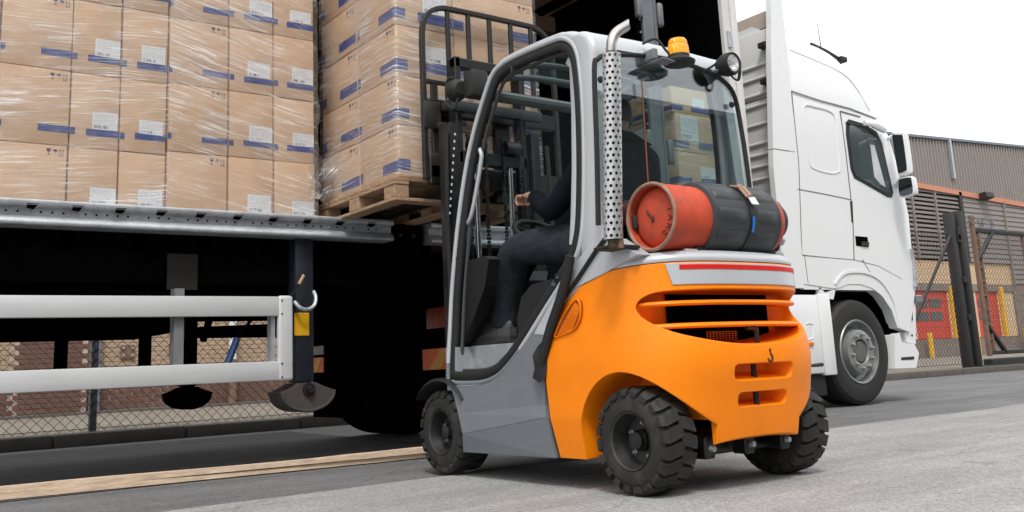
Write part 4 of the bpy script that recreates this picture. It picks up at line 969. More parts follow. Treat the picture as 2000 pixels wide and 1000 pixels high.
# mudguards over the drive wheels
def guard(Y0, Y1):
    pr = [(4.17+.60*math.cos(q), .515+.57*math.sin(q)) for q in [math.pi*(.12+.76*k/14) for k in range(15)]]
    pi_ = [(4.17+.57*math.cos(q), .515+.54*math.sin(q)) for q in [math.pi*(.12+.76*k/14) for k in range(15)]]
    MB().prism(pr+pi_[::-1], 1, Y0, Y1, 0, True).part('mudguard', M_UNDER, tk)
guard(5.72, 6.48); guard(7.20, 7.96)
MB().box((3.56, 5.74, .95), (3.75, 7.96, 1.10)).part('rear_crossmember', M_UNDER, tk)
for Y0, Y1 in ((5.74, 6.5), (7.18, 7.96)): MB().box((3.57, Y0, .18), (3.59, Y1, .82)).part('mud_flap', M_UNDER, tk)
MB().box((3.55, 5.9, .62), (3.66, 7.92, .98)).part('tail_beam', M_UNDER, tk)
hz = mat('hazard_orange', (.62, .10, .012), .45); hz2 = mat('hazard_amber', (.55, .26, .03), .45)
def hazard(Y0, Y1, z0, z1_):
    o = MB().box((3.535, Y0, z0), (3.545, Y1, z1_)).part('hazard_plate', hz, tk)
    w_ = Y1-Y0; mb = MB(); mb.prism([(Y0+w_*.08, z1_-.002), (Y0+w_*.42, z1_-.002), (Y0+w_*.78, z0+.002), (Y0+w_*.44, z0+.002)], 0, 3.5325, 3.5352); mb.part('hazard_stripe', hz2, o)
a, b = px(604, 700, 0, 3.535), px(632, 727, 0, 3.535); hazard(b.y, a.y, b.z, a.z)
a, b = px(825, 683, 0, 3.535), px(890, 720, 0, 3.535); hazard(b.y, a.y, b.z, a.z)
a, b = px(832, 604, 0, 3.54), px(885, 637, 0, 3.54); MB().box((3.54, b.y, b.z), (3.57, a.y, a.z)).part('tail_lamp', mat('tail_lens', (.22, .03, .015), .25, var=.3), tk)
a, b = px(604, 678, 0, 3.537), px(632, 692, 0, 3.537); MB().box((3.537, b.y, b.z), (3.546, a.y, a.z)).part('number_plate', mat('dirty_plate', (.22, .19, .16), .6, var=.3, scale=30), tk)

# ---------------------------------------------------------------- forklift
FX = 3.17
fk = thing('forklift', 'orange and grey gas forklift lifting a wrapped pallet into the trailer', 'forklift', (FX, 3.6, 0))
NS = 2.8
tW = [(.12, .500), (.20, .512), (.30, .527), (.45, .527), (.53, .528), (.62, .520), (.72, .508), (.82, .500), (.95, .497)]
tL = [(.12, .325), (.22, .350), (.38, .380), (.48, .402), (.54, .405), (.60, .398), (.68, .374), (.82, .362), (.95, .355)]
tTop = [(2.0, .922), (2.70, .919), (2.966, .908), (3.172, .862), (3.304, .785), (3.39, .66)]
tFront = [(.12, 3.36), (.30, 3.388), (.47, 3.406), (.60, 3.40), (.70, 3.38), (.95, 3.36)]
def sup(th, z, off=0.0):
    c, s_ = math.cos(th), math.sin(th); w_, l_ = interp(tW, z)+off, interp(tL, z)+off
    return Vector((FX-w_*math.copysign(abs(c)**(2/NS), c), 3.0-l_*abs(s_)**(2/NS), z))
NU, NT = 7, 44
def column(k):
    """k-th column of the body: returns function z -> point, and its top and bottom height"""
    if k < NU: u = k/NU; side = 0
    elif k <= NU+NT: th = math.pi*(k-NU)/NT; f = lambda z: sup(th, z); y = f(.9).y; return f, interp(tTop, y), .13+.078*max(0, math.sin(th))**3
    else: u = 1-(k-NU-NT)/NU; side = 1
    y = 3.39-.39*u
    def f(z):
        p = sup(0, z); yy = interp(tFront, z)*(1-u)+3.0*u
        return Vector((p.x if side == 0 else 2*FX-p.x, yy, z))
    return f, interp(tTop, y), .13
COLS = [column(k) for k in range(2*NU+NT+1)]
NR = 26
rows_ = []
for j in range(NR+1):
    rows_.append([f(zb+(zt-zb)*j/NR) for f, zt, zb in COLS])
mb = MB(); mb.grid(rows_, wrap=True); n = len(COLS)
for rw, fl in ((rows_[0], 0), (rows_[-1], 1)):
    c = sum(rw, Vector())/n; vs = rw+[c]; mb.add(vs, [(i, (i+1) % n, n) for i in range(n)], 0, True)
cw = mb.part('counterweight', M_ORANGE, fk, angle=40)
def cutter(mbx):
    o = mbx.part('cutter', M_ORANGE, None); o.location = -Vector(fk.location); o.parent = fk; o.location = -Vector(fk.location); return o
def frustum(p0, y0, p1, y1):
    mbx = MB(); n_ = len(p0); vs = [(a, y0, b) for a, b in p0]+[(a, y1, b) for a, b in p1]
    mbx.add(vs, [tuple(range(n_)), tuple(range(2*n_-1, n_-1, -1))]+[(i, i+n_, (i+1) % n_+n_, (i+1) % n_) for i in range(n_)]); return mbx
AY, AZ, AR = 2.922, .215, .264
arch = [(AY+AR*math.cos(q), AZ+.01+AR*math.sin(q)) for q in [math.pi*k/24 for k in range(25)]]+[(AY-AR, -.1), (AY+AR, -.1)]
cut_l = []
for a, b in ((2.3, 2.912), (2*FX-2.912, 4.1)): cut_l.append(cutter(MB().prism(arch, 0, a, b)))
cut_l.append(cutter(MB().box((2.80, 2.69, -.1), (3.54, 3.10, .285))))
def gpoly(s, cx=3.17, dz=0):
    pts = [(2.57, .735), (2.59, .785), (2.65, .812), (2.78, .816), (3.17, .816), (3.56, .816), (3.69, .812), (3.75, .785), (3.77, .735), (3.74, .675), (3.65, .620), (3.50, .583), (3.34, .563), (3.17, .556), (3.0, .563), (2.84, .583), (2.69, .620), (2.60, .675)]
    return [(cx+(x-cx)*s, .74+(z-.74)*s*.98) for x, z in smoothed2(pts)]
def smoothed2(pts): return [(p.x, p.z) for p in smooth_path([Vector((a, 0, b)) for a, b in pts], 3, True)]
cut_l.append(cutter(frustum(gpoly(1.0), 2.40, gpoly(.80), 2.86)))
def rr(x0, x1, z0, z1_, r):
    out = []
    for cx_, cz, a0_ in ((x1-r, z0+r, -90), (x1-r, z1_-r, 0), (x0+r, z1_-r, 90), (x0+r, z0+r, 180)):
        for k in range(4): q = R(a0_+30*k); out.append((cx_+r*math.cos(q), cz+r*math.sin(q)))
    return out
cut_l.append(cutter(frustum(rr(2.94, 3.39, .402, .506, .034), 2.50, rr(3.03, 3.31, .462, .492, .012), 2.72)))
cut_l.append(cutter(frustum(rr(2.97, 3.35, .300, .392, .032), 2.50, rr(3.05, 3.29, .350, .380, .012), 2.74)))
cut(cw, cut_l)
cw.data.set_sharp_from_angle(angle=R(38))
for p in cw.data.polygons: p.use_smooth = True
# dark radiator behind the grille, with mesh, and the two bars
MB().box((2.87, 2.845, .585), (3.51, 2.852, .80)).part('radiator', M_UNDER, fk)
mb = MB()
for k in range(10): mb.box((3.05+.02*k, 2.80, .598), (3.053+.02*k, 2.803, .64))
for k in range(5): mb.box((3.05, 2.797, .60+.009*k), (3.24, 2.80, .602+.009*k))
mb.part('guard_mesh', M_ORANGE_D, fk, kind='stuff')
def bar(z, t0, t1):
    rg = []
    for k in range(33):
        th = t0+(t1-t0)*k/32; p = sup(th, z, -.012); q = Vector((FX+(p.x-FX)*.90, p.y+.10, z)); d = (q-p)
        sec = [(0, 0), (.06, .010), (.35, .013), (1, .008), (1, -.008), (.35, -.009), (.06, -.006)]
        rg.append([p+d*a+V(0, 0, b-.006*(1-a)) for a, b in sec])
    mb = MB(); mb.grid(rg, wrap=True); mb.add(rg[0], [tuple(range(7))]); mb.add(rg[-1], [tuple(range(7))]); mb.part('grille_bar', M_ORANGE, fk, angle=50)
bar(.757, R(12), R(168)); bar(.664, R(20), R(160))
def th_for(x, y, z):
    r_ = px(x, y, 1, 2.56); k = r_.x/r_.y; lo, hi = R(2), R(178)
    best = min((abs(sup(lo+(hi-lo)*i/600, z).x/sup(lo+(hi-lo)*i/600, z).y-k), lo+(hi-lo)*i/600) for i in range(560))
    return best[1]
def strip(name, ta, tb, z0, z1_, off, m, n_=30, ta2=None, parent=fk):
    """plate following the rear curve from angle ta to tb; ta2 = start angle at the bottom edge"""
    ta2 = ta if ta2 is None else ta2; f, bk = [], []
    for k in range(n_+1):
        u = k/n_; t_, b_ = ta+(tb-ta)*u, ta2+(tb-ta2)*u
        f.append([sup(b_, z0, off), sup(t_, z1_, off)]); bk.append([sup(b_, z0, -.01), sup(t_, z1_, -.01)])
    mb = MB(); rg = [[a[0], a[1], b[1], b[0]] for a, b in zip(f, bk)]
    mb.grid(rg, wrap=True); mb.add(rg[0], [(0, 1, 2, 3)]); mb.add(rg[-1], [(0, 1, 2, 3)]); return mb.part(name, m, parent, angle=40)
t_a, t_b = th_for(1297, 505, .915), th_for(1313, 550, .825); t_r = R(148)
strip('rear_plate', t_a, t_r, .826, .914, .004, M_SILVER, ta2=t_b)
strip('red_reflective_stripe', th_for(1325, 507, .905), R(143), .888, .907, .0062, M_REDTAPE)
# hook emblem, tow pin and its handle
hk = [(3.198, .556), (3.198, .536), (3.207, .526), (3.208, .513), (3.198, .503), (3.186, .505), (3.181, .516)]
yb = sup(R(92), .52).y
MB().sweep(smooth_path([V(a, yb-.001, b) for a, b in hk], 4), [(-.0045, -.001), (.0045, -.001), (.0045, .0015), (-.0045, .0015)], (0, -1, 0)).part('hook_emblem', mat('dark_print', (.06, .012, .006), .5), fk)
MB().tube([(3.155, 2.655, .30), (3.155, 2.655, .515)], .0125, 10).part('tow_pin', M_RUBBER, fk)
MB().tube(smooth_path([(3.205, 2.665, .583), (3.205, 2.665, .625), (3.195, 2.66, .640), (3.17, 2.66, .646), (3.135, 2.66, .648)], 4), .0115, 10).part('pin_handle', M_MAST, fk)
# side intake: louvred teardrop
vp = [(1131, 588), (1134, 604), (1132, 625), (1122, 643), (1104, 652), (1084, 658), (1090, 640), (1102, 615), (1115, 596), (1124, 586)]
q = smooth_path([px(x, y, 0, 2.652) for x, y in vp], 3, True)
vt = MB().prism([(p.y, p.z) for p in q], 0, 2.654, 2.69).part('side_intake', mat('intake_dark', (.30, .055, .003), .6), fk)
MB().sweep(q, [(-.004, -.002), (.004, -.002), (.002, .006), (-.002, .006)], (-1, 0, 0), closed=True).part('intake_rim', M_ORANGE, vt)
for k in range(6):
    t = (k+.7)/6.6
    pa_ = [(1094+26*t*.9+4, 640-10*t), (1108+18*t, 625-6*t), (1121+9*t, 600+3*t)]
    pa_ = [(1088+t*30, 655-t*8), (1102+t*24, 628+t*2), (1116+t*15, 602+t*10), (1124+t*8, 590+t*12)]
    MB().tube(smooth_path([px(x, y, 0, 2.652) for x, y in pa_], 4), .0042, 6).part('intake_rib', M_ORANGE, vt)
# silver hood over the engine
rg = []
cen = Vector((FX, 3.03, 0))
for s_, dz in ((.992, .004), (1.0, .012), (.985, .030), (.94, .047), (.84, .055), (.45, .058)):
    rg.append([Vector((cen.x+(f(zt).x-cen.x)*s_, cen.y+(f(zt).y-cen.y)*s_, zt+dz+(.0 if s_ > .9 else max(0, .9-zt)*.6))) for f, zt, zb in COLS])
mb = MB(); mb.grid(rg, wrap=True); c = sum(rg[-1], Vector())/n; mb.add(rg[-1]+[c], [(i, (i+1) % n, n) for i in range(n)], 0, True)
hood = mb.part('engine_hood', M_SILVER, fk, angle=50)
gp_ = [[Vector((cen.x+(f(zt).x-cen.x)*s_, cen.y+(f(zt).y-cen.y)*s_, zt+dz)) for f, zt, zb in COLS] for s_, dz in ((.985, -.002), (.985, .006))]
MB().grid(gp_, wrap=True).part('hood_seal', M_RUBBER, fk)
for x, y in ((1348, 492), (1495, 503)):
    p = px(x, y, 2, .965); MB().bbox(p-V(.035, .012, .0), p+V(.035, .012, .012), .003, 1).part('hood_latch', M_SILVER, hood)

# ---- side skirt, step, sill
def YZ(pts, X): return [(p.y, p.z) for p in (px(x, y, 0, X) for x, y in pts)]
up_ = [(878, 752), (905, 754), (935, 752), (957, 746), (975, 733), (1000, 703), (1040, 652), (1075, 655), (1068, 690), (1064, 735), (1065, 790), (1068, 812)]
lo_ = [(1085, 895), (905, 883)]
A_ = [px(x, y, 0, 2.652) for x, y in up_[:-1]]; crease = [px(1068, 815, 0, 2.640), px(903, 847, 0, 2.640)]; fe_ = [px(895, 808, 0, 2.645), px(887, 776, 0, 2.650)]
B_ = [px(1085, 895, 0, 2.662), px(905, 883, 0, 2.662)]
mb = MB(); up3 = A_+crease+fe_; vs = up3; mb.add(vs, [tuple(range(len(vs)))]); vs = [crease[1], crease[0], B_[0], B_[1]]; mb.add(vs, [(0, 1, 2, 3)])
per = A_+[crease[0]]+B_+[crease[1]]+fe_; inn = [V(2.74, p.y, p.z) for p in per]; k = len(per)
mb.add(per+inn, [(i, (i+1) % k, (i+1) % k+k, i+k) for i in range(k)]); mb.part('side_skirt', M_GREY, fk, angle=5)
sf = [(1040, 656), (1110, 532), (1150, 480), (1195, 465), (1245, 497), (1180, 534), (1122, 563), (1092, 598), (1075, 655)]
MB().prism(YZ(sf, 2.668), 0, 2.668, 2.75).part('hood_side', M_SILVER, fk)
MB().tube([px(x, y, 0, 2.662) for x, y in ((1182, 466), (1160, 496), (1128, 545), (1095, 592), (1080, 625))], .010, 8).part('hood_gasket', M_RUBBER, fk)
MB().box((2.70, 3.55, .13), (3.64, 4.05, .44)).part('chassis', M_UNDER, fk)
MB().bbox((2.66, 3.74, .425), (2.84, 4.27, .452), .006, 2).part('step', M_STEP, fk)
mb = MB()
for i in range(11):
    for j in range(4): mb.box((2.675+.04*j+.01*(i % 2), 3.86+.03*i, .452), (2.695+.04*j+.01*(i % 2), 3.866+.03*i, .4545))
mb.part('step_grip', M_GALV, fk, kind='stuff')
MB().box((2.79, 3.70, .452), (2.83, 4.27, .648)).part('step_riser', M_STEP, fk)
MB().hexa([(2.68, 4.16, .452), (2.88, 4.19, .452), (2.88, 4.30, .452), (2.68, 4.30, .452), (2.68, 4.20, .645), (2.88, 4.23, .645), (2.88, 4.30, .645), (2.68, 4.30, .645)]).part('step_end', M_STEP, fk)
MB().bbox((2.80, 3.60, .648), (3.46, 4.33, .664), .004, 1).part('floor_mat', M_RUBBER, fk)
MB().prism(YZ([(1010, 692), (1040, 650), (1110, 540), (1120, 535), (1115, 560), (1040, 690)], 2.74), 0, 2.74, 2.80).part('inner_sill', M_GREY, fk)
# front mudguards
def fguard(s):
    mb = MB(); rg = []
    for k in range(15):
        q = R(38+k*104/14); p0 = (4.33+.285*math.cos(q), .215+.262*math.sin(q)); p1 = (4.33+.297*math.cos(q), .215+.276*math.sin(q))
        x0, x1 = (2.635, 2.84) if s < 0 else (2*FX-2.84, 2*FX-2.635)
        rg.append([V(x0, *p0), V(x1, *p0), V(x1, *p1), V(x0+.01 if s < 0 else x0, *p1)])
    mb.grid(rg, wrap=True); mb.add(rg[0], [(0, 1, 2, 3)]); mb.add(rg[-1], [(0, 1, 2, 3)]); mb.part('mudguard', M_PLASTIC, fk, angle=40)
fguard(-1); fguard(1)

# ---- wheels with block tread
def ftyre(c, r, w_, out, parent, nl=20):
    wl = thing_part('wheel', parent); X, Y, z = c; rb = r-.020
    h = w_/2
    MB().lathe([(-h+.012, r*.50), (-h, r*.56), (-h-.004, r*.70), (-h+.004, r*.83), (-h+.012, rb-.006), (-h+.03, rb), (h-.03, rb), (h-.012, rb-.006), (h-.004, r*.83), (h+.004, r*.70), (h, r*.56), (h-.012, r*.50)], c, 0, 64).part('tyre', M_TYRE, wl, angle=30)
    mb = MB(); P = lambda t, rad, q: (X+t, Y+rad*math.cos(q), z+rad*math.sin(q))
    for s in (-1, 1):
        for k in range(nl):
            q0 = 2*math.pi*(k+(.5 if s > 0 else 0))/nl; a = 2*math.pi/nl; sk = .16*a
            def rowp(t, rad, f0, f1, sh): return [P(s*t, rad, q0+a*f0+sh), P(s*t, rad, q0+a*f1+sh)]
            rws = [rowp(-.006, r-.001, .14, .86, -sk), rowp(h*.45, r, .10, .90, 0), rowp(h-.014, r-.003, .12, .88, sk), rowp(h+.0035, r-.016, .16, .82, sk), rowp(h+.004, r*.83, .20, .74, sk)]
            low = [rowp(-.006, rb-.004, .10, .90, -sk), rowp(h*.45, rb-.004, .06, .94, 0), rowp(h-.02, rb-.008, .08, .92, sk), rowp(h-.012, rb-.014, .12, .86, sk), rowp(h-.010, r*.82, .18, .76, sk)]
            vs = []; fs = []
            for u_, l_ in zip(rws, low): vs += [u_[0], u_[1], l_[1], l_[0]]
            for i in range(4):
                b_ = i*4
                for j in range(4): fs.append((b_+j, b_+(j+1) % 4, b_+4+(j+1) % 4, b_+4+j))
            fs += [(0, 1, 2, 3), (16, 17, 18, 19)]
            mb.add(vs, fs)
    mb.part('tread', M_TYRE, wl, kind='stuff')
    o = out
    MB().lathe([(o*(h-.02), r*.55), (o*(h+.002), r*.535), (o*(h-.004), r*.50), (o*(h-.05), r*.455), (o*(h-.075), r*.42), (o*(h-.078), r*.10), (o*(h-.08), 0)], c, 0, 48).part('rim', M_FRIM, wl, angle=30)
    MB().lathe([(o*(h-.09), r*.21), (o*(h-.05), r*.20), (o*(h-.042), r*.17), (o*(h-.03), r*.16), (o*(h-.026), 0)], c, 0, 24).part('hub', M_MAST, wl, angle=30)
    nut = MB().lathe([(0, .0105), (o*.010, .0105), (o*.012, .007), (o*.02, .006), (o*.021, 0)], (0, 0, 0), 0, 6).mesh('wheel_nut', [M_NUT])
    for k in range(5):
        q = 2*math.pi*(k+.35)/5; inst('wheel_nut', nut, wl, (X+o*(h-.078), Y+r*.32*math.cos(q), z+r*.32*math.sin(q)))
    return wl
M_FRIM = mat('forklift_rim', (.020, .020, .021), .42, var=.3, scale=9, dirt=(.06, .055, .05, .5), dscale=8)
ftyre((2.745, 4.335, .215), .2155, .185, -1, fk)
ftyre((2*FX-2.745, 4.335, .215), .2155, .185, 1, fk)
ftyre((2.752, 2.905, .215), .2155, .175, -1, fk)
ftyre((2*FX-2.745, 2.905, .215), .2155, .175, 1, fk)
MB().bbox((2.86, 2.82, .13), (3.48, 2.99, .24), .02, 2).part('steer_axle', M_MAST, fk)
MB().tube([(2.83, 2.78, .20), (3.5, 2.78, .20)], .014, 8).part('steer_cylinder', M_CHROME, fk)
for X in (2.93, 3.17, 3.40):
    MB().bbox((X-.03, 2.72, .13), (X+.03, 2.80, .22), .008, 1).part('axle_lug', M_MAST, fk)
    MB().lathe([(-.02, 0), (-.02, .012), (0, .014)], (X, 2.72, .17), 1, 8).part('axle_bolt', M_GALV, fk)
MB().tube([(2.8, 4.335, .215), (3.54, 4.335, .215)], .06, 10).part('drive_axle', M_UNDER, fk)
MB().box((2.95, 3.0, .12), (3.40, 4.35, .42)).part('transmission', M_UNDER, fk)

# ---- cab frame
def XS(z): return 2.668+.028*(z-.5)
def pside(x, y, dx=0):
    p = px(x, y, 0, 2.69)
    for _ in range(4): p = px(x, y, 0, XS(p.z)+dx)
    return p
loop = [(873, 735), (877, 640), (881, 560), (891, 450), (906, 340), (922, 262), (938, 205), (957, 150), (975, 127), (998, 112), (1040, 93), (1080, 77), (1098, 74), (1114, 82), (1124, 100), (1130, 130), (1136, 200), (1139, 300), (1138, 400), (1133, 465), (1116, 518), (1062, 606), (1014, 683), (988, 717), (966, 737), (940, 747), (905, 749), (882, 747)]
lp = smooth_path([pside(*p) for p in loop], 3, True)
def rsec(w_, d_, u0=0, v0=0, r=.4):
    out = []
    for k in range(12):
        q = 2*math.pi*k/12; c_, s_ = math.cos(q), math.sin(q)
        out.append((u0+w_/2*math.copysign(abs(c_)**r, c_), v0+d_/2*math.copysign(abs(s_)**r, s_)))
    return out
def mir(path): return [V(2*FX-p.x, p.y, p.z) for p in path]
cf = MB().sweep(lp, rsec(.028, .05, .0, -.022, .55), (-1, 0, 0), closed=True).part('door_frame', [M_SILVER, M_GREY], fk, angle=60)
for p in cf.data.polygons:
    c_ = p.center+fk.location
    if c_.z < .60 and c_.y < 4.34: p.material_index = 1
MB().sweep(lp, rsec(.048, .036, .037, -.020, .7), (-1, 0, 0), closed=True).part('door_seal', M_RUBBER, fk, angle=60)
MB().sweep(lp, rsec(.014, .020, .066, -.045, .7), (-1, 0, 0), closed=True).part('inner_seal', mat('seal_grey', (.06, .06, .062), .6), fk, angle=60)
lq = mir(lp)
MB().sweep(lq, rsec(.034, .05, .0, .022, .55), (-1, 0, 0), closed=True).part('door_frame', M_SILVER, fk, angle=60)
MB().sweep(lq, rsec(.030, .030, .036, .026, .7), (-1, 0, 0), closed=True).part('door_seal', M_RUBBER, fk, angle=60)
# right side door glass, left side is open
rv = [V(p.x+.02, p.y, p.z) for p in lq]; c0 = sum(rv, Vector())/len(rv); nn = len(rv)
rv = [c0+(p-c0)*.95 for p in rv]
mb = MB(); mb.add(rv+[p+V(.005, 0, 0) for p in rv], [tuple(range(nn)), tuple(range(nn, 2*nn))]); mb.part('side_window', M_GLASS_TINT, fk)
# cab shell: one smooth surface from the roof rim over the corner and down the rear pillars, roof panel between
sp = smooth_path([pside(*p) for p in [(938, 205), (957, 150), (975, 127), (998, 112), (1040, 93), (1080, 77), (1098, 74), (1114, 82), (1124, 100), (1130, 130), (1136, 200), (1139, 300), (1138, 400), (1137, 465), (1137, 505)]], 6)
dT = [(0, .012), (6, .016), (18, .024), (30, .026), (36, .030), (42, .055), (48, .10), (54, .14)]
shellL = []
for k, L0 in enumerate(sp):
    t = (sp[min(k+1, len(sp)-1)]-sp[max(k-1, 0)]); t.x = 0; t.normalize(); nv = V(0, t.z, -t.y)          # outward, away from the door opening
    if nv.z < 0 and k < 30: nv = -nv
    if k > 54: nv = V(0, -1, 0)
    yt = 2.998+.03*max(0, L0.z-1.2)/.8-max(0, 1.18-L0.z)**1.5*.5
    d = interp(dT, k)
    if k > 42: w_ = min(1, (k-42)/12); d = d*(1-w_)+(L0.y-yt)*w_
    rho = min(.032, d*.62); row = [(.030, -.012), (.006, -.010), (.0, -.002), (0, (d-rho)*.5)]
    for q in (0, 18, 36, 54, 72, 90): row.append((rho*(1-math.cos(R(q))), d-rho+rho*math.sin(R(q))))
    row += [(.080, d)]
    shellL.append([V(L0.x+a, L0.y, L0.z)+nv*b for a, b in row])
for side in (-1, 1):
    rg = shellL if side < 0 else [mir(r_) for r_ in shellL]
    MB().grid(rg).part('rear_pillar', M_SILVER, fk, angle=80)
rg = []
for k, r_ in enumerate(shellL):
    e_ = r_[-1]
    if k < 22 or (k > 40 and e_.z < 1.925): continue
    rg.append([V(e_.x-.01+(2*(FX-e_.x)+.02)*i/24, e_.y, e_.z+.010*math.sin(math.pi*i/24)) for i in range(25)])
roof = MB().grid(rg).part('roof_shell', M_SILVER, fk, angle=80)
for x, y in ((1155, 76), (1180, 82)):
    p = px(x, y, 1, 3.10); MB().bbox(p-V(.012, .012, .008), p+V(.012, .012, .010), .003, 1).part('roof_plug', M_RUBBER, roof)
# rear window and its seal
wo_ = [(1166, 440), (1166, 300), (1165, 135), (1172, 114), (1190, 106), (1240, 105), (1292, 110), (1345, 122), (1392, 141), (1422, 160), (1440, 190), (1452, 262), (1462, 350), (1468, 440)]
wp = [px(x, y, 1, 3.0) for x, y in wo_]
for p in wp: p.y = 2.992+.03*max(0, p.z-1.2)/.8
wsm = smooth_path(wp, 4)
MB().tube(wsm, .0115, 8).part('window_seal', M_RUBBER, fk)
mb = MB(); k = len(wsm); mb.add(wsm+[p+V(0, .005, 0) for p in wsm], [tuple(range(k)), tuple(range(k, 2*k))]); mb.part('rear_window', M_GLASS, fk)
MB().lathe([(-.012, 0), (-.010, .014), (0, .016)], px(1428, 205, 1, 3.0), 1, 14).part('window_button', M_RUBBER, fk)
MB().lathe([(-.012, 0), (-.010, .014), (0, .016)], px(1172, 156, 1, 2.99), 1, 14).part('window_button', M_RUBBER, fk)
MB().tube([px(1253, 158, 1, 2.99), px(1258, 230, 1, 2.985), px(1266, 355, 1, 2.975)], .0035, 6).part('rear_cable', mat('rust_cable', (.16, .05, .02), .6), fk)
# overhead bars and roof glass
def lat(x0, y0, x1, y1, Y, r, name, m, sy=1.0, ext=.0):
    a, b = px(x0, y0, 1, Y), px(x1, y1, 1, Y); zz = (a.z+b.z)/2
    return MB().tube([V(XS(zz)+.02, Y, zz), V(2*FX-XS(zz)-.02, Y, zz)], r, 10, sy=sy).part(name, m, fk)
lat(968, 186, 1110, 212, 3.90, .032, 'front_crossbar', mat('dark_teal_grey', (.075, .088, .09), .45))  # cab bars in dark teal-grey
for Y, z in ((3.45, 2.03), (3.60, 2.02), (3.74, 1.995)):
    MB().tube(smooth_path([V(2.72, Y+.06, z-.02), V(2.80, Y+.03, z), V(2.95, Y-.02, z+.005), V(3.4, Y-.02, z+.005), V(3.54, Y+.03, z), V(3.62, Y+.06, z-.02)], 4), .0165, 10).part('overhead_bar', MATS['dark_teal_grey'], fk)
mb = MB(); mb.hexa([(2.72, 3.40, 2.045), (3.62, 3.40, 2.045), (3.62, 3.84, 2.02), (2.72, 3.84, 2.02), (2.72, 3.40, 2.05), (3.62, 3.40, 2.05), (3.62, 3.84, 2.025), (2.72, 3.84, 2.025)]); mb.part('roof_glass', M_GLASS_TINT, fk)
# windscreen
ws = [px(945, 215, 1, 3.93), px(945, 215, 1, 3.93)]
MB().hexa([(2.73, 4.27, 1.02), (3.61, 4.27, 1.02), (3.61, 4.275, 1.02), (2.73, 4.275, 1.02), (2.76, 3.94, 1.93), (3.58, 3.94, 1.93), (3.58, 3.945, 1.93), (2.76, 3.945, 1.93)]).part('windscreen', M_SCREEN, fk)
# grab handle
MB().tube(smooth_path([pside(x, y, .03) for x, y in ((922, 264), (930, 278), (939, 298), (940, 312), (931, 370), (922, 415), (916, 432), (906, 442), (893, 450))], 3), .011, 10).part('grab_handle', M_SILVER, fk)
for x, y in ((938, 228), (897, 506)):
    p = pside(x, y, .02); MB().bbox(p-V(.012, .03, .02), p+V(.012, .03, .02), .006, 2).part('hinge', M_GREY, fk); MB().lathe([(-.018, 0), (-.016, .010), (0, .012)], p, 0, 12).part('hinge_pin', M_RUBBER, fk)
# light strip of the opened curtain track beside the rear pillar
st_ = [(1109, 118), (1118, 128), (1122, 220), (1123, 330), (1121, 420), (1118, 478)]
MB().sweep([pside(x, y, .055) for x, y in st_], rsec(.040, .012, 0, 0, .6), (-1, 0, 0)).part('curtain_track', M_SILVER, fk)
# rolled side curtain hanging outside the sill
cu = [(1113, 500), (1106, 540), (1092, 590), (1075, 640), (1062, 690), (1055, 720)]
MB().sweep(smooth_path([px(x, y, 0, 2.635) for x, y in cu], 4), [(-.022, -.012), (.02, -.014), (.026, 0), (.018, .012), (-.018, .014), (-.026, .004)], (-1, 0, 0)).part('side_curtain', M_RUBBER, fk)
cv = [[px(x, y, 0, 2.632+.02*math.sin(i*1.9+j)) for i, (x, y) in enumerate(rw)] for j, rw in enumerate([[(1068, 655), (1058, 668), (1050, 676)], [(1076, 660), (1060, 700), (1040, 694)], [(1072, 700), (1056, 725), (1044, 720)], [(1066, 735), (1054, 748), (1040, 738)]])]
MB().grid(cv).part('curtain_end', M_RUBBER, fk, angle=180)
p = px(1082, 547, 0, 2.66); MB().lathe([(-.004, 0), (-.003, .026), (.003, .028), (.004, 0)], p, 0, 24).part('curtain_window', M_CLEAR, fk)

# ---- inside the cab
MB().prism(YZ([(888, 522), (905, 512), (950, 500), (958, 506), (950, 560), (925, 630), (902, 675), (888, 680)], 2.74), 0, 2.73, 2.80).part('side_cowl', mat('cowl_plastic', (.006, .0062, .007), .5, bump=.06, bscale=300), fk)
MB().prism([(4.22, .66), (4.34, .66), (4.36, 1.0), (4.26, 1.06), (4.20, 1.0)], 0, 2.80, 3.56).part('front_cowl', M_PLASTIC, fk)
MB().prism(YZ([(1013, 690), (1010, 620), (1018, 580), (1038, 556), (1078, 545), (1104, 540), (1150, 520), (1160, 690)], 2.83), 0, 2.83, 3.5).part('seat_base', mat('seat_base_grey', (.011, .0115, .0125), .5, bump=.05, bscale=300), fk)
MB().bbox((2.93, 3.16, .90), (3.41, 3.66, 1.00), .05, 4).part('seat_cushion', M_RUBBER, fk)
MB().bbox((2.95, 3.06, .98), (3.39, 3.17, 1.27), .05, 4).part('seat_backrest', M_RUBBER, fk)
MB().tube([(3.13, 4.22, 1.0), (3.13, 4.02, 1.20)], .045, 12).part('steering_column', M_PLASTIC, fk)
SWC = V(3.13, 3.99, 1.225); ax_ = V(0, -.55, .835).normalized(); e1 = V(1, 0, 0); e2 = ax_.cross(e1)
sw = MB().tube([SWC+(e1*math.cos(q)+e2*math.sin(q))*.165 for q in [2*math.pi*k/32 for k in range(32)]], .014, 10, closed=True).part('steering_wheel', M_PLASTIC, fk)
for k in range(3): q = 2*math.pi*k/3+.5; MB().tube([SWC-ax_*.02, SWC+(e1*math.cos(q)+e2*math.sin(q))*.16], .012, 8).part('spoke', M_PLASTIC, sw)
for dx in (0, .05): MB().tube([(3.48+dx, 3.75, 1.0), (3.48+dx, 3.80, 1.16)], [.006, .012], 8).part('lever', M_PLASTIC, fk)
MB().bbox((3.42, 3.45, .95), (3.58, 3.85, 1.03), .02, 2).part('arm_console', M_PLASTIC, fk)

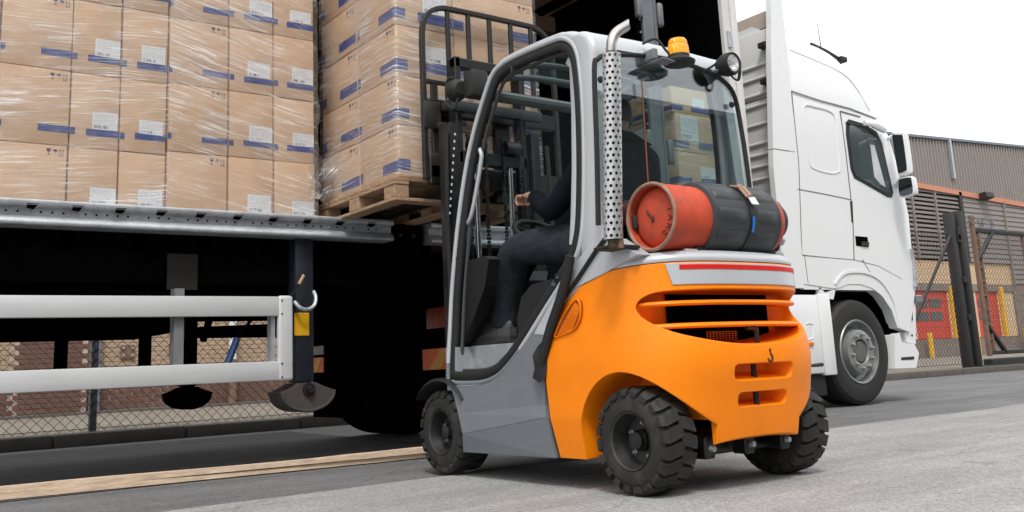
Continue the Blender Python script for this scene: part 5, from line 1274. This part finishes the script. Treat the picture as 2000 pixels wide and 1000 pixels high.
# ---- mast
MY = 4.47
def channel(x0, x1, y0, y1, z0, z1_, name): return MB().bbox((x0, y0, z0), (x1, y1, z1_), .006, 1).part(name, M_MAST, fk)
for s in (-1, 1):
    def sx(a): return a if s < 0 else 2*FX-a
    channel(sx(2.845), sx(2.905), MY-.03, MY+.10, .10, 1.93, 'outer_mast')
    channel(sx(2.915), sx(2.955), MY, MY+.09, .15, 2.35, 'inner_mast')
    MB().tube([(sx(3.045), MY+.02, .4), (sx(3.045), MY+.02, 1.05)], .032, 14).part('lift_cylinder', M_MAST, fk)
    MB().tube([(sx(3.045), MY+.02, 1.05), (sx(3.045), MY+.02, 1.80)], .017, 14).part('lift_rod', M_CHROME, fk)
    for X in (2.985, 3.105):
        c_ = MB()
        for i in range(62):
            zz = .55+i*.0215; w_ = .011 if i % 2 else .007
            c_.box((sx(X)-w_, MY-.01, zz), (sx(X)+w_, MY+.006, zz+.017))
        c_.part('lift_chain', M_MAST, fk, kind='stuff')
    MB().tube(smooth_path([V(sx(2.80), MY-.05, .6), V(sx(2.80), MY-.05, 1.4), V(sx(2.81), MY-.05, 1.85)], 4), .013, 8).part('hose', M_RUBBER, fk)
a, b = px(935, 213, 1, MY-.04), px(1110, 240, 1, MY-.04)
MB().bbox((2.845, MY-.07, (a.z+b.z)/2-.035), (2*FX-2.845, MY-.032, (a.z+b.z)/2+.03), .008, 2).part('mast_crossbar', mat('dark_teal_steel', (.010, .015, .016), .45), fk)
MB().bbox((2.915, MY+.0, 2.28), (2*FX-2.915, MY+.06, 2.345), .008, 1).part('inner_crossbar', M_MAST, fk)
MB().bbox((2.92, MY+.0, 1.70), (2*FX-2.92, MY+.05, 1.78), .008, 1).part('chain_anchor_bar', M_MAST, fk)
MB().lathe([(-.05, .03), (-.05, .045), (.05, .045), (.05, .03)], (3.045, MY, 1.82), 0, 16).part('chain_pulley', M_MAST, fk)
MB().lathe([(-.05, .03), (-.05, .045), (.05, .045), (.05, .03)], (2*FX-3.045, MY, 1.82), 0, 16).part('chain_pulley', M_MAST, fk)
# scale marks down the inner mast
sp_ = MB()
for i in range(11):
    a, b = (896, 250), (884, 440)
# carriage, forks and load backrest
CYR = 4.625
BX0, BX1 = 2.80, 3.80
MB().bbox((BX0+.02, CYR, 1.60), (BX1-.02, CYR+.045, 1.72), .008, 1).part('carriage_plate', M_MAST, fk)
MB().bbox((BX0+.02, CYR, 2.02), (BX1-.02, CYR+.045, 2.12), .008, 1).part('carriage_plate', M_MAST, fk)
for X in (2.94, 3.33):
    fo = MB().prism([(4.672, 2.10), (4.705, 2.10), (4.712, 1.60), (4.74, 1.585), (5.70, 1.560), (5.72, 1.545), (4.70, 1.538), (4.672, 1.57)], 0, X, X+.11).part('fork', M_MAST, fk)
BYR = CYR+.02
post = [V(BX0, BYR, 1.63), V(BX0, BYR, 2.48), V(BX0+.01, BYR, 2.58), V(BX0+.05, BYR, 2.66), V(BX0+.13, BYR, 2.705), V(BX0+.25, BYR, 2.715), V(BX1-.25, BYR, 2.715), V(BX1-.13, BYR, 2.705), V(BX1-.05, BYR, 2.66), V(BX1-.01, BYR, 2.58), V(BX1, BYR, 2.48), V(BX1, BYR, 1.63)]
M_BACK = mat('backrest_steel', (.011, .0105, .010), .5, var=.3, scale=9, dirt=(.05, .035, .028, .5), dscale=10)
MB().sweep(post[:1]+smooth_path(post[1:-1], 3)+post[-1:], rsec(.030, .035, 0, 0, .35), (0, -1, 0)).part('backrest_frame', M_BACK, fk)
MB().bbox((BX0+.015, BYR-.015, 2.215), (BX1-.015, BYR+.015, 2.24), .004, 1).part('backrest_rail', M_BACK, fk)
for x in (874, 914, 955, 996, 1035):
    t_ = px(x, 45, 1, BYR).x; MB().bbox((t_-.014, BYR-.012, 2.23), (t_+.014, BYR+.012, 2.705), .004, 1).part('backrest_bar', M_BACK, fk)
MB().bbox((BX0+.05, BYR-.012, 1.68), (BX0+.095, BYR+.012, 2.22), .004, 1).part('backrest_bar', M_BACK, fk)
MB().bbox((BX0+.015, BYR-.02, 1.63), (BX0+.34, BYR+.012, 1.79), .03, 3).part('carriage_bracket', M_BACK, fk)
MB().bbox((BX0-.015, BYR-.03, 1.93), (BX0+.10, BYR-.016, 2.10), .012, 2).part('carriage_bracket', M_BACK, fk)
MB().bbox((BX0+.10, BYR-.06, 2.04), (BX0+.26, BYR-.02, 2.10), .015, 2).part('side_shift_valve', M_RUBBER, fk)
MB().bbox((BX0+.06, BYR-.06, 1.93), (BX0+.20, BYR-.02, 1.97), .01, 2).part('side_shift_valve', M_RUBBER, fk)
MB().bbox((BX0+.12, BYR-.05, 1.83), (BX0+.22, BYR-.01, 1.93), .02, 2).part('side_shift_stop', M_RUBBER, fk)
# work lamp on the front pillar, looking forward
p = px(912, 165, 0, 2.66)
wl_ = MB().lathe([(-.05, 0), (-.05, .035), (-.03, .055), (.02, .062), (.03, .055), (.03, 0)], p+V(0, .10, -.005), 1, 24).part('front_work_lamp', M_RUBBER, fk)
MB().bbox(p+V(-.006, -.055, -.07), p+V(.10, .03, .075), .012, 2).part('lamp_bracket', M_PLASTIC, wl_)
MB().tube(smooth_path([p+V(-.03, .09, .06), p+V(-.045, .12, .05), p+V(-.05, .13, -.02), p+V(-.045, .12, -.085), p+V(-.03, .08, -.11), p+V(-.02, .06, -.06)], 4), .007, 6).part('lamp_guard', M_PLASTIC, wl_)
# white scale strip on the mast side
mb = None
for i in range(12):
    a = px(889-i*.9, 262+i*14, 1, MY-.075); MB().box((a.x-.006, MY-.0745, a.z-.007), (a.x+.004, MY-.0735, a.z+.007)).part('scale_mark', mat('white_print', (.6, .6, .6), .6), fk)
MB().box((2.835-.02, MY-.073, .6), (2.86, MY-.031, 1.9)).part('mast_side_plate', M_MAST, fk)

# ---- exhaust stack with a perforated guard
EXC = px(1198, 470, 1, 2.80); EX, EY = EXC.x, 2.80
z0, z1_ = EXC.z+.004, px(1198, 107, 1, 2.80).z; ER = .0385; NH = 10
ESL = (px(1194.5, 107, 1, 2.80).x-EX)/(z1_-z0); ET = EX+ESL*(z1_-z0); nrow = 31; hh = (z1_-z0)/nrow; mb = MB()
for r_ in range(nrow):
    for c_ in range(NH):
        q0 = 2*math.pi*(c_+(.5 if r_ % 2 else 0))/NH; dq = 2*math.pi/NH; zc = z0+(r_+.5)*hh
        pt = lambda a, b, rad=ER: (EX+ESL*(zc+b*hh-z0)+rad*math.cos(q0+a*dq), EY+rad*math.sin(q0+a*dq), zc+b*hh)
        outer = [(-.5, -.5), (-.25, -.5), (0, -.5), (.25, -.5), (.5, -.5), (.5, 0), (.5, .5), (.25, .5), (0, .5), (-.25, .5), (-.5, .5), (-.5, 0)]
        rh = .0070; inner = []
        for (a, b) in outer:
            an = math.atan2(b, a*1.0); inner.append((rh*math.cos(an)/(dq*ER), rh*math.sin(an)/hh))
        vs = [pt(a, b) for a, b in outer]+[pt(a, b) for a, b in inner]+[pt(a, b, ER-.004) for a, b in inner]
        k = 12; mb.add(vs, [(i, (i+1) % k, (i+1) % k+k, i+k) for i in range(k)]+[(i+k, (i+1) % k+k, (i+1) % k+2*k, i+2*k) for i in range(k)], 0, False)
ex = mb.part('exhaust_guard', mat('guard_steel', (.46, .465, .475), .36, metal=.6, var=.08, scale=10), fk, angle=50)
for p in ex.data.polygons: p.use_smooth = True
ex.data.set_sharp_from_angle(angle=R(50))
MB().tube([(EX, EY, z0-.03), (ET, EY, z1_+.01)], .024, 16).part('exhaust_pipe', mat('burnt_pipe', (.06, .045, .035), .6, metal=.5, var=.3), ex)
MB().tube([(EX+.018, EY-.018, z0-.035), (EX+.018, EY-.018, z0+.05)], .016, 12).part('pipe_foot', M_RUSTPOST, ex)
el = smooth_path([V(ET, EY, z1_-.03), V(ET+.002, EY, z1_+.03), V(ET+.008, EY, z1_+.06), V(ET+.024, EY-.002, z1_+.09), V(ET+.048, EY-.004, z1_+.112), V(ET+.076, EY-.006, z1_+.130), V(ET+.092, EY-.007, z1_+.140)], 5)
k = len(el); mb = MB(); mb.tube(el, .0225, 20, cap=False); mb.tube(el, .0195, 20, cap=False)
# slanted mouth
ti = (el[-1]-el[-2]).normalized(); tip = mb.v
for off in (0, k*20):
    for i in range(20):
        idx = off+(k-1)*20+i; v_ = Vector(tip[idx]); d = v_-el[-1]; s_ = d.dot(V(.55, -.25, -.55)); tip[idx] = tuple(v_-ti*s_*1.5)
mb.add([tip[(k-1)*20+i] for i in range(20)]+[tip[k*20+(k-1)*20+i] for i in range(20)], [(i, (i+1) % 20, (i+1) % 20+20, i+20) for i in range(20)])
ob = mb.part('exhaust_elbow', M_PIPE, ex, angle=60, recalc=False)
MB().bbox((EX+.02, EY+.02, .985), (2.72, 2.95, 1.0), .004, 1).part('exhaust_bracket', M_RUBBER, ex)

# ---- beacon and rear work lamp
bc = px(1327, 128, 1, 2.93)
bk = MB().bbox((bc.x-.135, 2.955, bc.z+.02), (bc.x-.105, 3.06, bc.z+.075), .006, 1, 0, None).part('beacon_bracket', M_GREY, fk)
MB().tube(smooth_path([V(bc.x-.14, 3.02, bc.z+.11), V(bc.x-.09, 2.98, bc.z+.13), V(bc.x-.06, 2.95, bc.z+.07), V(bc.x-.02, 2.93, bc.z+.02)], 4), .006, 6).part('beacon_cable', M_RUBBER, bk)
MB().hexa([(bc.x-.135, 2.90, bc.z+.006), (bc.x-.03, 2.90, bc.z+.0), (bc.x-.03, 2.96, bc.z+.0), (bc.x-.135, 2.98, bc.z+.006), (bc.x-.135, 2.90, bc.z+.012), (bc.x-.03, 2.90, bc.z+.006), (bc.x-.03, 2.96, bc.z+.006), (bc.x-.135, 2.98, bc.z+.012)]).part('beacon_arm', M_GREY, bk)
be = MB().lathe([(0, 0), (0, .055), (.006, .072), (.018, .076), (.028, .062), (.034, .052), (.048, .051), (.05, 0)], (bc.x, 2.93, bc.z), 2, 36).part('beacon_base', M_PLASTIC, fk, angle=40)
amb = bpy.data.materials.new('amber_lens'); amb.use_nodes = True; b_ = amb.node_tree.nodes['Principled BSDF']
b_.inputs['Base Color'].default_value = (1.0, .40, .012, 1); b_.inputs['Roughness'].default_value = .18; b_.inputs['Transmission Weight'].default_value = .0; b_.inputs['IOR'].default_value = 1.45
wv = amb.node_tree.nodes.new('ShaderNodeTexWave'); wv.inputs['Scale'].default_value = 50; wv.bands_direction = 'X'; tcx = amb.node_tree.nodes.new('ShaderNodeTexCoord')
bpn = amb.node_tree.nodes.new('ShaderNodeBump'); bpn.inputs['Strength'].default_value = .6; bpn.inputs['Distance'].default_value = .004
amb.node_tree.links.new(tcx.outputs['Object'], wv.inputs[0]); amb.node_tree.links.new(wv.outputs[1], bpn.inputs['Height']); amb.node_tree.links.new(bpn.outputs[0], b_.inputs['Normal'])
MB().lathe([(.049, .051), (.094, .048), (.098, .045), (.101, .0455), (.118, .043), (.127, .037), (.131, .022), (.132, 0)], (bc.x, 2.93, bc.z), 2, 36).part('beacon_lens', amb, be, angle=35)
wc = px(1421, 127, 1, 2.95)
la = MB().lathe([(-.038, .042), (-.042, .053), (-.024, .058), (.01, .057), (.045, .042), (.058, .02), (.060, 0)], wc, 1, 32).part('rear_work_lamp', M_RUBBER, fk, angle=40)
MB().lathe([(-.032, .043), (-.015, .035), (.006, .014), (.008, 0)], wc, 1, 24).part('lamp_reflector', mat('lamp_bowl', (.8, .8, .8), .25, metal=.7, var=.1, scale=60), la)
MB().lathe([(-.038, .044), (-.042, .034), (-.044, 0)], wc, 1, 24).part('lamp_lens', M_CLEAR, la)
MB().tube(smooth_path([wc+V(.04, .0, .035), wc+V(.062, -.02, .03), wc+V(.062, -.02, -.03), wc+V(.045, -.02, -.075), wc+V(.012, -.02, -.072), wc+V(.005, -.01, -.05)], 4), .008, 8, sy=.6).part('lamp_handle', M_RUBBER, la)
MB().tube(smooth_path([wc+V(-.03, .03, .02), wc+V(-.09, .05, -.02), wc+V(-.12, .08, -.03)], 4), .006, 6).part('lamp_cable', M_RUBBER, la)
MB().bbox(wc+V(-.05, .02, -.03), wc+V(.03, .10, -.018), .005, 1).part('lamp_bracket', M_GREY, la)
# tank cradle and hoses on the hood
for X in (2.95, 3.42): MB().bbox((X, 2.72, .96), (X+.04, 2.90, .992), .006, 1).part('tank_cradle', M_GATE2, fk)
MB().tube(smooth_path([(3.50, 2.86, 1.05), (3.56, 2.84, 1.0), (3.6, 2.82, 1.02), (3.61, 2.84, 1.06), (3.57, 2.88, 1.09)], 4), .009, 8).part('gas_hose', M_RUBBER, fk)
MB().bbox((3.52, 2.80, .96), (3.62, 2.86, 1.0), .01, 2).part('cradle_latch', M_GALV, fk)
MB().tube([px(1566, 716, 1, 2.95), px(1606, 712, 1, 2.95)], [.006, .010], 8).part('side_peg', M_GATE2, fk)

# ---------------------------------------------------------------- gas bottle
GR, GY, GZ = .143, 2.80, 1.118
gx0 = px(1271, 422, 1, GY).x
gb = thing('gas_bottle', 'worn red gas bottle strapped across the forklift hood under a black cover', 'gas bottle', (gx0+.38, GY, GZ-GR))
c0 = (gx0, GY, GZ)
MB().lathe([(.010, 0), (.012, .06), (.020, .098), (.034, .122), (.056, .135), (.085, GR-.001), (.665, GR), (.70, .136), (.735, .10), (.75, .05), (.755, 0)], c0, 0, 56).part('bottle_body', M_RED, gb, angle=60)
MB().lathe([(.0, GR-.012), (-.006, GR-.004), (-.002, GR+.003), (.012, GR+.002), (.10, GR-.004), (.13, GR-.001), (.13, GR-.01), (.10, GR-.013), (.012, GR-.012), (.0, GR-.012)], c0, 0, 56).part('foot_ring', M_RED, gb, angle=50)
MB().tube([(gx0, GY+(GR-.004)*math.cos(q), GZ+(GR-.004)*math.sin(q)) for q in [2*math.pi*k/48 for k in range(48)]], .008, 8, closed=True).part('worn_rim', M_RUSTY, gb)
MB().bbox((gx0+.01, GY+.10, GZ-.035), (gx0+.05, GY+.132, GZ+.025), .006, 2).part('ring_slot', M_GATE2, gb)
ink = mat('sooty_stencil', (.10, .025, .02), .8, var=.4, scale=40)
def dome(y, z):
    rr_ = math.hypot(y-GY, z-GZ); return gx0+interp([(0, .010), (.06, .012), (.098, .020), (.122, .034), (.135, .056)], rr_)-.001
def stroke(pts, r=.005):
    q = [V(dome(y, z), y, z) for y, z in [(GY+a, GZ+b) for a, b in pts]]
    MB().tube(q, r, 5).part('stencil_mark', ink, gb)
# arrow and a ring of worn capitals, TARE
stroke([(.03, .03), (.012, .008), (-.008, -.018)], .006); stroke([(.006, -.02), (-.008, -.018), (-.004, .002)], .005)
def glyph(ch, ang, rad, h=.026):
    ca, sa = math.cos(ang), math.sin(ang)
    G = {'T': [[(-.4, 1), (.4, 1)], [(0, 1), (0, 0)]], 'A': [[(-.4, 0), (0, 1), (.4, 0)], [(-.2, .4), (.2, .4)]], 'R': [[(-.35, 0), (-.35, 1), (.2, 1), (.35, .75), (.2, .5), (-.35, .5)], [(0, .5), (.4, 0)]], 'E': [[(.35, 0), (-.3, 0), (-.3, 1), (.35, 1)], [(-.3, .5), (.25, .5)]]}
    for ln_ in G[ch]:
        pts = []
        for u, v in ln_:
            rd = rad-h*.5+v*h; t = u*h; pts.append((-(rd*ca + t*sa), rd*sa - t*ca))
        stroke(pts, .0028)
for ch, a_ in zip('TARE', (R(12), R(-10), R(-32), R(-54))): glyph(ch, a_, .098)
# black cover in two halves with embossed pads
def cover(xa, xb):
    o = MB().lathe([(0, GR+.001), (.006, GR+.016), (xb-xa-.006, GR+.016), (xb-xa, GR+.001)], (xa, GY, GZ), 0, 56).part('bottle_cover', M_COVER, gb, angle=50)
    for k in range(7):
        q = R(35+k*36); dq = R(12); mb = MB(); rg = []
        for i in range(6):
            qq = q-dq+2*dq*i/5
            rg.append([V(xa+x_, GY+(GR+r_)*math.cos(qq), GZ+(GR+r_)*math.sin(qq)) for x_, r_ in ((.030, .014), (.037, .0225), (xb-xa-.037, .0225), (xb-xa-.030, .014))])
        rg[0] = [V(p.x, GY+(p.y-GY)*(GR+.014)/math.hypot(p.y-GY, p.z-GZ), GZ+(p.z-GZ)*(GR+.014)/math.hypot(p.y-GY, p.z-GZ)) for p in rg[0]]
        rg[-1] = [V(p.x, GY+(p.y-GY)*(GR+.014)/math.hypot(p.y-GY, p.z-GZ), GZ+(p.z-GZ)*(GR+.014)/math.hypot(p.y-GY, p.z-GZ)) for p in rg[-1]]
        mb.grid(rg); mb.part('cover_pad', M_COVER, o, angle=60)
M_COVER = mat('slate_rubber', (.030, .034, .038), .48, var=.15, scale=8, bump=.06, bscale=90)
xs1 = px(1358, 420, 1, GY-.1).x+.0; xs1 = gx0+.220
cover(xs1, xs1+.226); cover(xs1+.239, xs1+.432)
MB().lathe([(0, GR+.004), (0, GR+.021), (.03, GR+.021), (.03, GR+.004)], (xs1+.217, GY, GZ), 0, 48).part('strap', M_PLASTIC, gb)
def onb(x, deg, r_): return V(x, GY+(GR+r_)*math.cos(R(deg)), GZ+(GR+r_)*math.sin(R(deg)))
sx_ = xs1+.232
mb = MB()
a, b = onb(sx_, 122, .028), onb(sx_, 150, .032)
MB().tube([a, (a+b)/2+V(0, -.004, .006), b], .016, 8, sy=.6).part('strap_buckle', M_RUSTY, gb)
for dx in (-.012, .0, .012): MB().tube([onb(sx_+dx, 112, .02), onb(sx_+dx, 128, .034), onb(sx_+dx, 150, .03)], .006, 6).part('buckle_rib', M_RUSTY, gb)
p1, p2 = onb(sx_+.004, 150, .03), onb(sx_+.004, 163, .034)
mb = MB(); mb.hexa([p1+V(-.012, 0, 0), p1+V(.03, 0, 0), p1+V(.03, -.004, .002), p1+V(-.012, -.004, .002), p2+V(-.012, 0, 0), p2+V(.03, 0, 0), p2+V(.03, -.004, .002), p2+V(-.012, -.004, .002)]); mb.part('paper_tag', mat('tag_white', (.7, .7, .68), .6), gb)
rg = [[onb(sx_+dx, d_, .0235) for dx in (-.008, .008)] for d_ in (180, 188, 196, 204)]
MB().grid(rg).part('blue_tag', mat('blue_tag', (.01, .16, .62), .4), gb)
# valve shroud at the far end
vx = gx0+.70
MB().lathe([(0, .085), (.0, .10), (.05, .10), (.085, .088), (.085, .075), (.05, .085)], (vx, GY, GZ+.015), 0, 32).part('valve_shroud', M_GATE2, gb)
MB().tube(smooth_path([V(vx+.03, GY-.02, GZ+.10), V(vx+.08, GY-.03, GZ+.10), V(vx+.11, GY-.03, GZ+.07), V(vx+.10, GY-.03, GZ+.03)], 4), .014, 8).part('shroud_handle', M_GREY, gb)
MB().tube([(vx, GY, GZ), (vx+.07, GY, GZ)], .022, 12).part('valve', M_GALV, gb)
MB().tube([(vx+.05, GY-.03, GZ-.06), (vx+.085, GY-.05, GZ-.085)], .018, 10).part('valve_knob', M_GALV, gb)

# ---------------------------------------------------------------- operator
pe = thing('person', 'seated forklift operator in dark jeans, navy top and black boots, hand on the wheel', 'person', (3.14, 3.45, .95))
def skin(name, verts, edges, m, sub=2, parent=pe):
    me = bpy.data.meshes.new(name); me.from_pydata([tuple(Vector(v[0])-pe.location) for v in verts], edges, []); o = bpy.data.objects.new(name, me); COL.objects.link(o); o.parent = parent
    me.materials.append(m); md = o.modifiers.new('skin', 'SKIN'); md.use_smooth_shade = True
    for i, v in enumerate(verts):
        r_ = v[1]; me.skin_vertices[0].data[i].radius = (r_, r_) if not isinstance(r_, tuple) else r_
        me.skin_vertices[0].data[i].use_root = (i == 0)
    s_ = o.modifiers.new('sub', 'SUBSURF'); s_.levels = sub; s_.render_levels = sub
    dg = bpy.context.evaluated_depsgraph_get(); m2 = bpy.data.meshes.new_from_object(o.evaluated_get(dg)); o.modifiers.clear(); o.data = m2
    m2.materials.clear(); m2.materials.append(m)
    for p in m2.polygons: p.use_smooth = True
    return o
LX = 2.935
knee = px(1003, 487, 0, LX); ank = V(2.945, px(1004, 668, 0, 2.955).y+.075, .80); hip = V(3.05, 3.34, 1.09)
midt = (knee+hip)/2+V(0, 0, .012)
rk = V(3.30, knee.y+.02, knee.z); ra = V(3.30, ank.y+.02, ank.z)
hand = px(1026, 386, 0, 2.985)
sh = V(2.955, 3.36, 1.52); elb = V(2.90, 3.62, 1.27)
body = skin('body', [(V(3.14, 3.32, 1.09), (.15, .13)), (V(3.14, 3.30, 1.28), (.155, .12)), (V(3.14, 3.31, 1.46), (.17, .115)), (V(3.14, 3.33, 1.56), (.09, .08)), (V(3.14, 3.35, 1.63), (.055, .055)),
    (sh, .075), (elb, .060), ((elb+hand)/2+V(0, -.03, 0), .055), (hand-V(-.002, .07, -.0), .044),
    (V(3.325, 3.36, 1.52), .075), (V(3.42, 3.60, 1.27), .060), (V(3.44, 3.80, 1.12), .042)],
    [(0, 1), (1, 2), (2, 3), (3, 4), (2, 5), (5, 6), (6, 7), (7, 8), (2, 9), (9, 10), (10, 11)], M_NAVY)
skin('trousers', [(V(3.14, 3.30, 1.06), (.16, .12)), (V(3.05, 3.40, 1.075), .12), (midt, .112), (knee, (.098, .100)), (knee*.62+ank*.38+V(0, -.008, 0), .094), (knee*.25+ank*.75, .086), (ank+V(0, 0, -.02), .086), (ank+V(0, .0, -.09), .088),
    (V(3.24, 3.40, 1.075), .105), ((rk+V(3.24, 3.4, 1.075))/2, .098), (rk, .082), ((rk+ra)/2, .075), (ra, .068)],
    [(0, 1), (1, 2), (2, 3), (3, 4), (4, 5), (5, 6), (6, 7), (0, 8), (8, 9), (9, 10), (10, 11), (11, 12)], M_DENIM, parent=body)
# boots: toes turned out
def boot(heel, ang, ln=.305):
    d = V(math.sin(ang), math.cos(ang), 0); s_v = V(d.y, -d.x, 0); rg, so = [], []
    L_ = [(0, .038, .085), (.06, .044, .115), (.20, .047, .135), (.34, .047, .115), (.50, .047, .088), (.68, .052, .074), (.86, .048, .062), (.96, .034, .044), (1.0, .016, .026)]
    for t, hw, h in L_:
        p = heel+d*(ln*t)
        rg.append([p+s_v*(hw*math.copysign(abs(math.cos(q))**.7, math.cos(q)))+V(0, 0, .022+h*max(0, math.sin(q))**.7) for q in [math.pi*k/10 for k in range(11)]])
        so.append([p-s_v*(hw+.004), p+s_v*(hw+.004), p+s_v*(hw+.004)+V(0, 0, .027), p-s_v*(hw+.004)+V(0, 0, .027)])
    mb = MB(); mb.grid(rg, wrap=True); mb.add(rg[0], [tuple(range(11))]); mb.add(rg[-1], [tuple(range(11))]); b = mb.part('boot', M_LEATHER, body, angle=50)
    m2 = MB(); m2.grid(so, wrap=True, sm=False); m2.add(so[0], [(0, 1, 2, 3)]); m2.add(so[-1], [(0, 1, 2, 3)]); m2.part('sole', M_SOLE, b)
M_SOLE = mat('boot_sole', (.03, .03, .031), .7)
hy = px(1004, 668, 0, 2.955).y
boot(V(2.955, hy, .665), R(-25)); boot(V(3.30, hy, .665), R(8))
# hand: palm with five separate fingers closing on the rim
def hand_at(p, name, s):
    hv = [(p+V(0, -.075, .0), .026), (p+V(0, -.04, .004), (.030, .020)), (p+V(0, -.004, .008), (.036, .017))]; he = [(0, 1), (1, 2)]
    h_ = skin(name, hv, he, M_SKIN, 2, body)
    for k in range(4):
        o = (k-1.5)*.019; L_ = (.028, .032, .030, .024)[k]; b0 = p+V(o*s, .012, .012-abs(o)*.15)
        skin('finger', [(b0-V(0, .02, .004), .0095), (b0+V(0, L_*.75, .004), .0092), (b0+V(0, L_*1.25, -.018), .0085), (b0+V(0, L_*.9, -.040), .0078), (b0+V(0, L_*.35, -.046), .007)], [(0, 1), (1, 2), (2, 3), (3, 4)], M_SKIN, 2, h_)
    b0 = p+V(.034*s, -.03, 0)
    skin('thumb', [(b0, .011), (b0+V(.012*s, .022, -.010), .0105), (b0+V(.006*s, .048, -.026), .0092), (b0+V(-.006*s, .062, -.036), .008)], [(0, 1), (1, 2), (2, 3)], M_SKIN, 2, h_)
hand_at(hand, 'hand', 1); hand_at(V(3.45, 3.83, 1.14), 'hand', -1)
# head, face, hair
HD = V(3.14, 3.385, 1.735)
mb = MB(); rg = []
for j in range(25):
    ph = math.pi*j/24; rw = []
    for i in range(32):
        q = 2*math.pi*i/32; x_, y_, z_ = math.sin(ph)*math.sin(q), math.sin(ph)*math.cos(q), math.cos(ph)
        sx2, sy2, sz2 = .076, .098, .118
        if z_ < -.2: sx2 *= 1+.35*(z_+.2); sy2 *= 1+.12*(z_+.2)
        d = 0
        if y_ > .6: d += .022*math.exp(-((x_/.16)**2+((z_+.12)/.20)**2)); d -= .010*math.exp(-(((abs(x_)-.38)/.16)**2+((z_-.05)/.12)**2)); d += .006*math.exp(-((x_/.25)**2+((z_+.48)/.08)**2))
        rw.append(HD+V(x_*sx2, y_*sy2+d, z_*sz2))
    rg.append(rw)
mb.grid(rg, wrap=True); hd = mb.part('head', M_SKIN, body, angle=180)
for s_ in (-1, 1):
    MB().lathe([(-.010, 0), (-.008, .018), (.004, .028), (.008, .02), (.008, 0)], HD+V(.078*s_, -.005, -.005), 0, 16).part('ear', M_SKIN, hd)
    MB().lathe([(-.006, .0), (0, .011), (.005, .008), (.007, 0)], HD+V(.029*s_, .083, .005), 1, 14).part('eye', mat('eye_white', (.6, .58, .55), .2), hd)
MB().tube([HD+V(-.024, .086, -.058), HD+V(0, .094, -.057), HD+V(.024, .086, -.058)], [.003, .006, .003], 8).part('mouth', mat('lips', (.36, .14, .11), .5), hd)
rg = []
for j in range(15):
    ph = math.pi*.62*j/14; rw = []
    for i in range(32):
        q = 2*math.pi*i/32; lim = 1.0 if math.cos(q) < .35 else .52
        p_ = ph*lim; rw.append(HD+V(math.sin(p_)*math.sin(q)*.083, math.sin(p_)*math.cos(q)*.104-.004, math.cos(p_)*.126)+V(*[noise.noise(V(i*.6, j*.7, k_))*.004 for k_ in (0, 5, 9)]))
    rg.append(rw)
MB().grid(rg, wrap=True).part('hair', M_HAIR, hd, angle=180)
